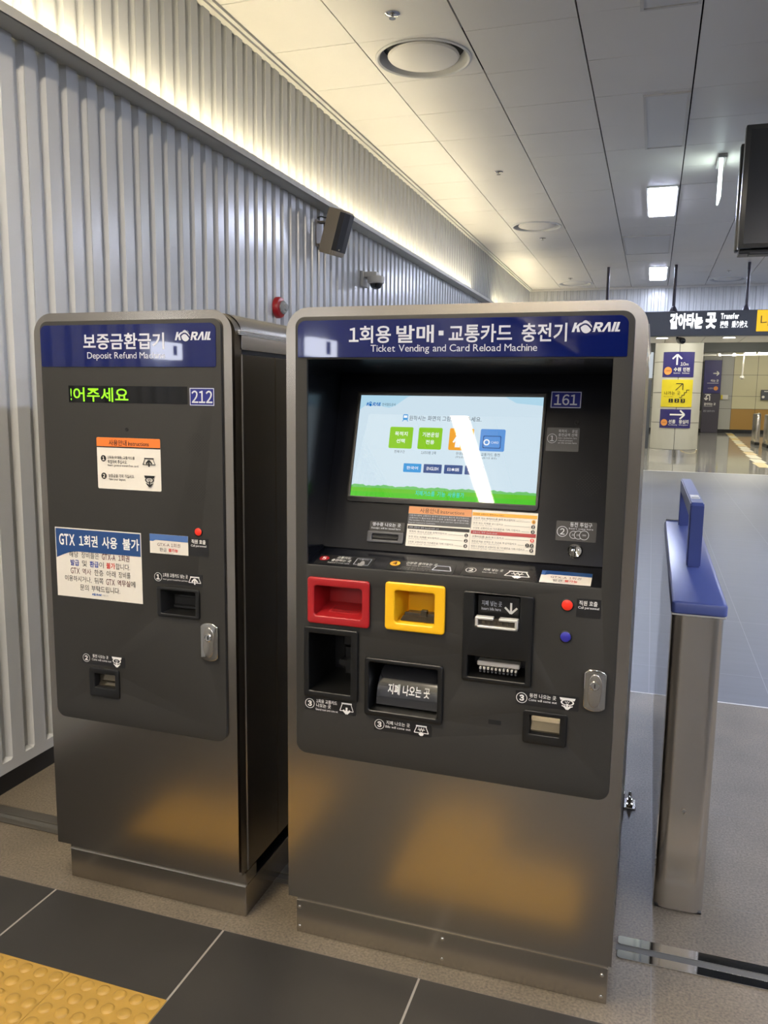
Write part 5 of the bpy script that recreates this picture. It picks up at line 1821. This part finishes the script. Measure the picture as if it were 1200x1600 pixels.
def s1(P, o):
    P.arrow((o + 0.375, 2.46), (o + 0.375, 2.735), 0.040, 0.115, WHITE)
    flush(P, 'arrow', P.owner)
    P.text('10m', o + 0.46, 2.44, o + 0.66, 2.53, WHITE, 0.008)
    flush(P, 'distance', P.owner)
    P.disc(o + 0.155, 2.305, 0.105, SIGNORG); P.up()
    P.text('수인분당선', o + 0.085, 2.29, o + 0.225, 2.325, MAROON, 0, res=2)
    flush(P, 'line_badge', P.owner)
    P.text('수원', o + 0.305, 2.29, o + 0.48, 2.395, WHITE, 0.02); P.text('인천', o + 0.53, 2.29, o + 0.70, 2.395, WHITE, 0.02)
    P.text('Suwon', o + 0.305, 2.23, o + 0.46, 2.265, WHITE, 0.0); P.text('Incheon', o + 0.52, 2.23, o + 0.70, 2.265, WHITE, 0.0)
def s2(P, o):
    P.line((o + 0.38, 1.79), (o + 0.545, 1.965), 0.018, INK); P.up_tiny()
    P.path([(o + 0.385, 1.965), (o + 0.555, 1.965), (o + 0.555, 1.80)], 0.020, INK)
    P.path([(o + 0.475, 1.60), (o + 0.54, 1.60), (o + 0.54, 1.66), (o + 0.60, 1.66), (o + 0.60, 1.73), (o + 0.655, 1.73), (o + 0.655, 1.80), (o + 0.73, 1.80)], 0.016, INK)
    flush(P, 'stairs_symbol', P.owner)
    P.text('나가는 곳', o + 0.095, 1.665, o + 0.50, 1.765, INK, 0.0)
    P.text('Way Out 出口', o + 0.085, 1.60, o + 0.33, 1.635, MAROON, 0.0, res=2)
    flush(P, 'lettering', P.owner)
    for k in range(3):
        u = o + 0.225 + 0.148 * k
        P.rect(u, 1.465, u + 0.105, 1.565, INK); P.up()
        P.text('123'[k], u + 0.032, 1.48, u + 0.073, 1.55, SIGNYEL, 0.02)
def s3(P, o):
    P.arrow((o + 0.275, 1.140), (o + 0.64, 1.140), 0.042, 0.115, WHITE)
    flush(P, 'arrow', P.owner)
    P.disc(o + 0.135, 0.925, 0.090, SIGNORG); P.up()
    P.text('수인분당선', o + 0.075, 0.91, o + 0.195, 0.94, MAROON, 0, res=2)
    flush(P, 'line_badge', P.owner)
    P.text('선릉', o + 0.255, 0.90, o + 0.425, 1.005, WHITE, 0.02); P.text('왕십리', o + 0.51, 0.90, o + 0.76, 1.005, WHITE, 0.02)
    P.text('Seolleung', o + 0.25, 0.845, o + 0.47, 0.88, WHITE, 0.0); P.text('Wangsimni', o + 0.51, 0.845, o + 0.75, 0.88, WHITE, 0.0)
pillar_sign(2.140, 2.805, SIGNNAVY, 'navy sign with white up arrow and 10m, topmost on the round pillar', s1)
pillar_sign(1.345, 2.074, SIGNYEL, 'yellow way out sign with stairs symbol, middle one on the round pillar', s2)
pillar_sign(0.778, 1.284, SIGNNAVY, 'navy sign with white right arrow, lowest on the round pillar', s3)
bm = B(); box(bm, (1.235, 21.95, 1.25), (1.275, 22.5, 2.58), 0.006, 1)
tag(obj('edge_sign', bm, BLACK), 'thin dark sign panel seen edge-on at the right side of the pillar', 'sign')

# far objects
IB = thing('information_board', 'tall navy and charcoal direction board standing against the far wall', 'sign', (2.6, 39.8, 0.0))
bm = B(); box(bm, (2.24, 39.72, 0.0), (3.00, 39.9, 1.87), 0.01, 1); obj('lower_panel', bm, SIGNGREYD, IB)
bm = B(); box(bm, (2.24, 39.72, 1.87), (3.00, 39.9, 3.42), 0.01, 1); obj('upper_panel', bm, SIGNNAVY, IB)
P = Print(plane_at(39.72), 0.006, 0.003)
P.arrow((2.64, 2.80), (2.90, 2.80), 0.05, 0.10, WHITE)
flush(P, 'arrow', IB)
P.text('타는 곳', 2.56, 2.40, 2.90, 2.52, WHITE, 0.03); P.rect(2.40, 2.335, 2.90, 2.355, WHITE)
P.text('수인분당', 2.44, 2.06, 2.68, 2.14, WHITE, 0.0); P.disc(2.80, 2.10, 0.10, SIGNORG)
flush(P, 'lettering', IB)
P.path([(2.56, 1.52), (2.56, 1.72), (2.52, 1.78), (2.44, 1.78), (2.40, 1.70), (2.40, 1.56)], 0.05, WHITE)
P.path([(2.32, 1.64), (2.40, 1.55), (2.48, 1.64)], 0.05, WHITE); P.rect(2.34, 1.80, 2.60, 1.83, WHITE)
flush(P, 'turn_arrow', IB)
P.text('갈아타는 곳', 2.32, 1.30, 2.84, 1.42, WHITE, 0.03); P.rect(2.32, 1.25, 2.70, 1.265, WHITE)
flush(P, 'lettering', IB)
P.text('분당 신분당 GTX', 2.32, 0.98, 2.82, 1.08, LETTER, 0.0)
P.build('lettering', IB)
bm = B(); box(bm, (3.06, 39.9, 1.58), (3.38, 39.98, 1.80), 0.005, 1)
nb = tag(obj('wall_notice', bm, WHITEP), 'small white and yellow notice on the far wall right of the navy board', 'notice')
bm = B(); box(bm, (3.062, 39.893, 1.585), (3.14, 39.90, 1.795)); obj('yellow_band', bm, SIGNYEL, nb)
bm = B(); box(bm, (4.80, 39.86, 1.58), (5.50, 39.98, 2.05), 0.01, 1)
wb = tag(obj('wall_box', bm, SIGNGREY), 'grey equipment box on the cream far wall at the right edge', 'box')
P = Print(plane_at(39.86), 0.004); P.rect(4.92, 1.96, 5.20, 2.00, WHITE); P.disc(4.90, 1.72, 0.06, WHITE); P.build('marking', wb)

def gate_post(x, y, h, label, first=[None]):
    if first[0] is None:
        t = thing('gate_post', label, 'ticket gate', (x, y, 0), 'far ticket gate posts')
        bm = B(); box(bm, (x - 0.07, y, 0.10), (x + 0.07, y + 1.2, h), 0.03, 2); obj('column', bm, STEELV, t, True)
        bm = B(); box(bm, (x - 0.08, y - 0.02, 0.0), (x + 0.08, y + 1.22, 0.10), 0.01, 1); obj('foot', bm, BLACK, t)
        bm = B(); lathe(bm, [(0.075, -0.005), (0.06, 0.03), (0.0001, 0.04)], (x, y + 0.08, h), (0, 0, 1), 16); obj('cap', bm, CHROME, t, True)
        first[0] = t
        return
    t = first[0].copy(); COL.objects.link(t)
    t.location = (x, y, 0); t['label'] = label
    for ch in list(first[0].children):
        c = ch.copy(); COL.objects.link(c); c.parent = t
gate_post(3.55, 29.0, 1.08, 'slim far steel gate post, leftmost of the three at the right edge')
gate_post(3.72, 27.2, 1.08, 'slim far steel gate post, middle of the three at the right edge')
gate_post(3.84, 25.9, 1.08, 'slim far steel gate post, nearest and rightmost of the three')

LB = thing('notice_case', 'pale lit notice case left of the pillar, above a dark panel', 'sign', (-0.35, 25.0, 0.0))
bm = B(); box(bm, (-0.75, 25.0, 2.20), (-0.055, 25.12, 3.00), 0.01, 1); obj('lit_face', bm, L_BOARD, LB)
bm = B(); box(bm, (-0.75, 25.02, 0.0), (-0.06, 25.12, 2.15), 0.01, 1); obj('dark_panel', bm, SIGNGREY, LB)
# tactile line far away in the polished floor
bm = B()
for k in range(14):
    y = 18.6 + 1.55 * k
    xx = 2.42 + (y - 17.8) * 0.045
    mi_ = 0 if k % 3 else 1
    box(bm, (xx, y, 0.0005), (xx + 0.28, y + (1.35 if k % 2 else 1.5), 0.003), mi=mi_)
struct('trim_8', bm, [mat('tactile_pale', (206, 196, 160), 0.4), mat('tactile_far', (206, 176, 96), 0.4)])
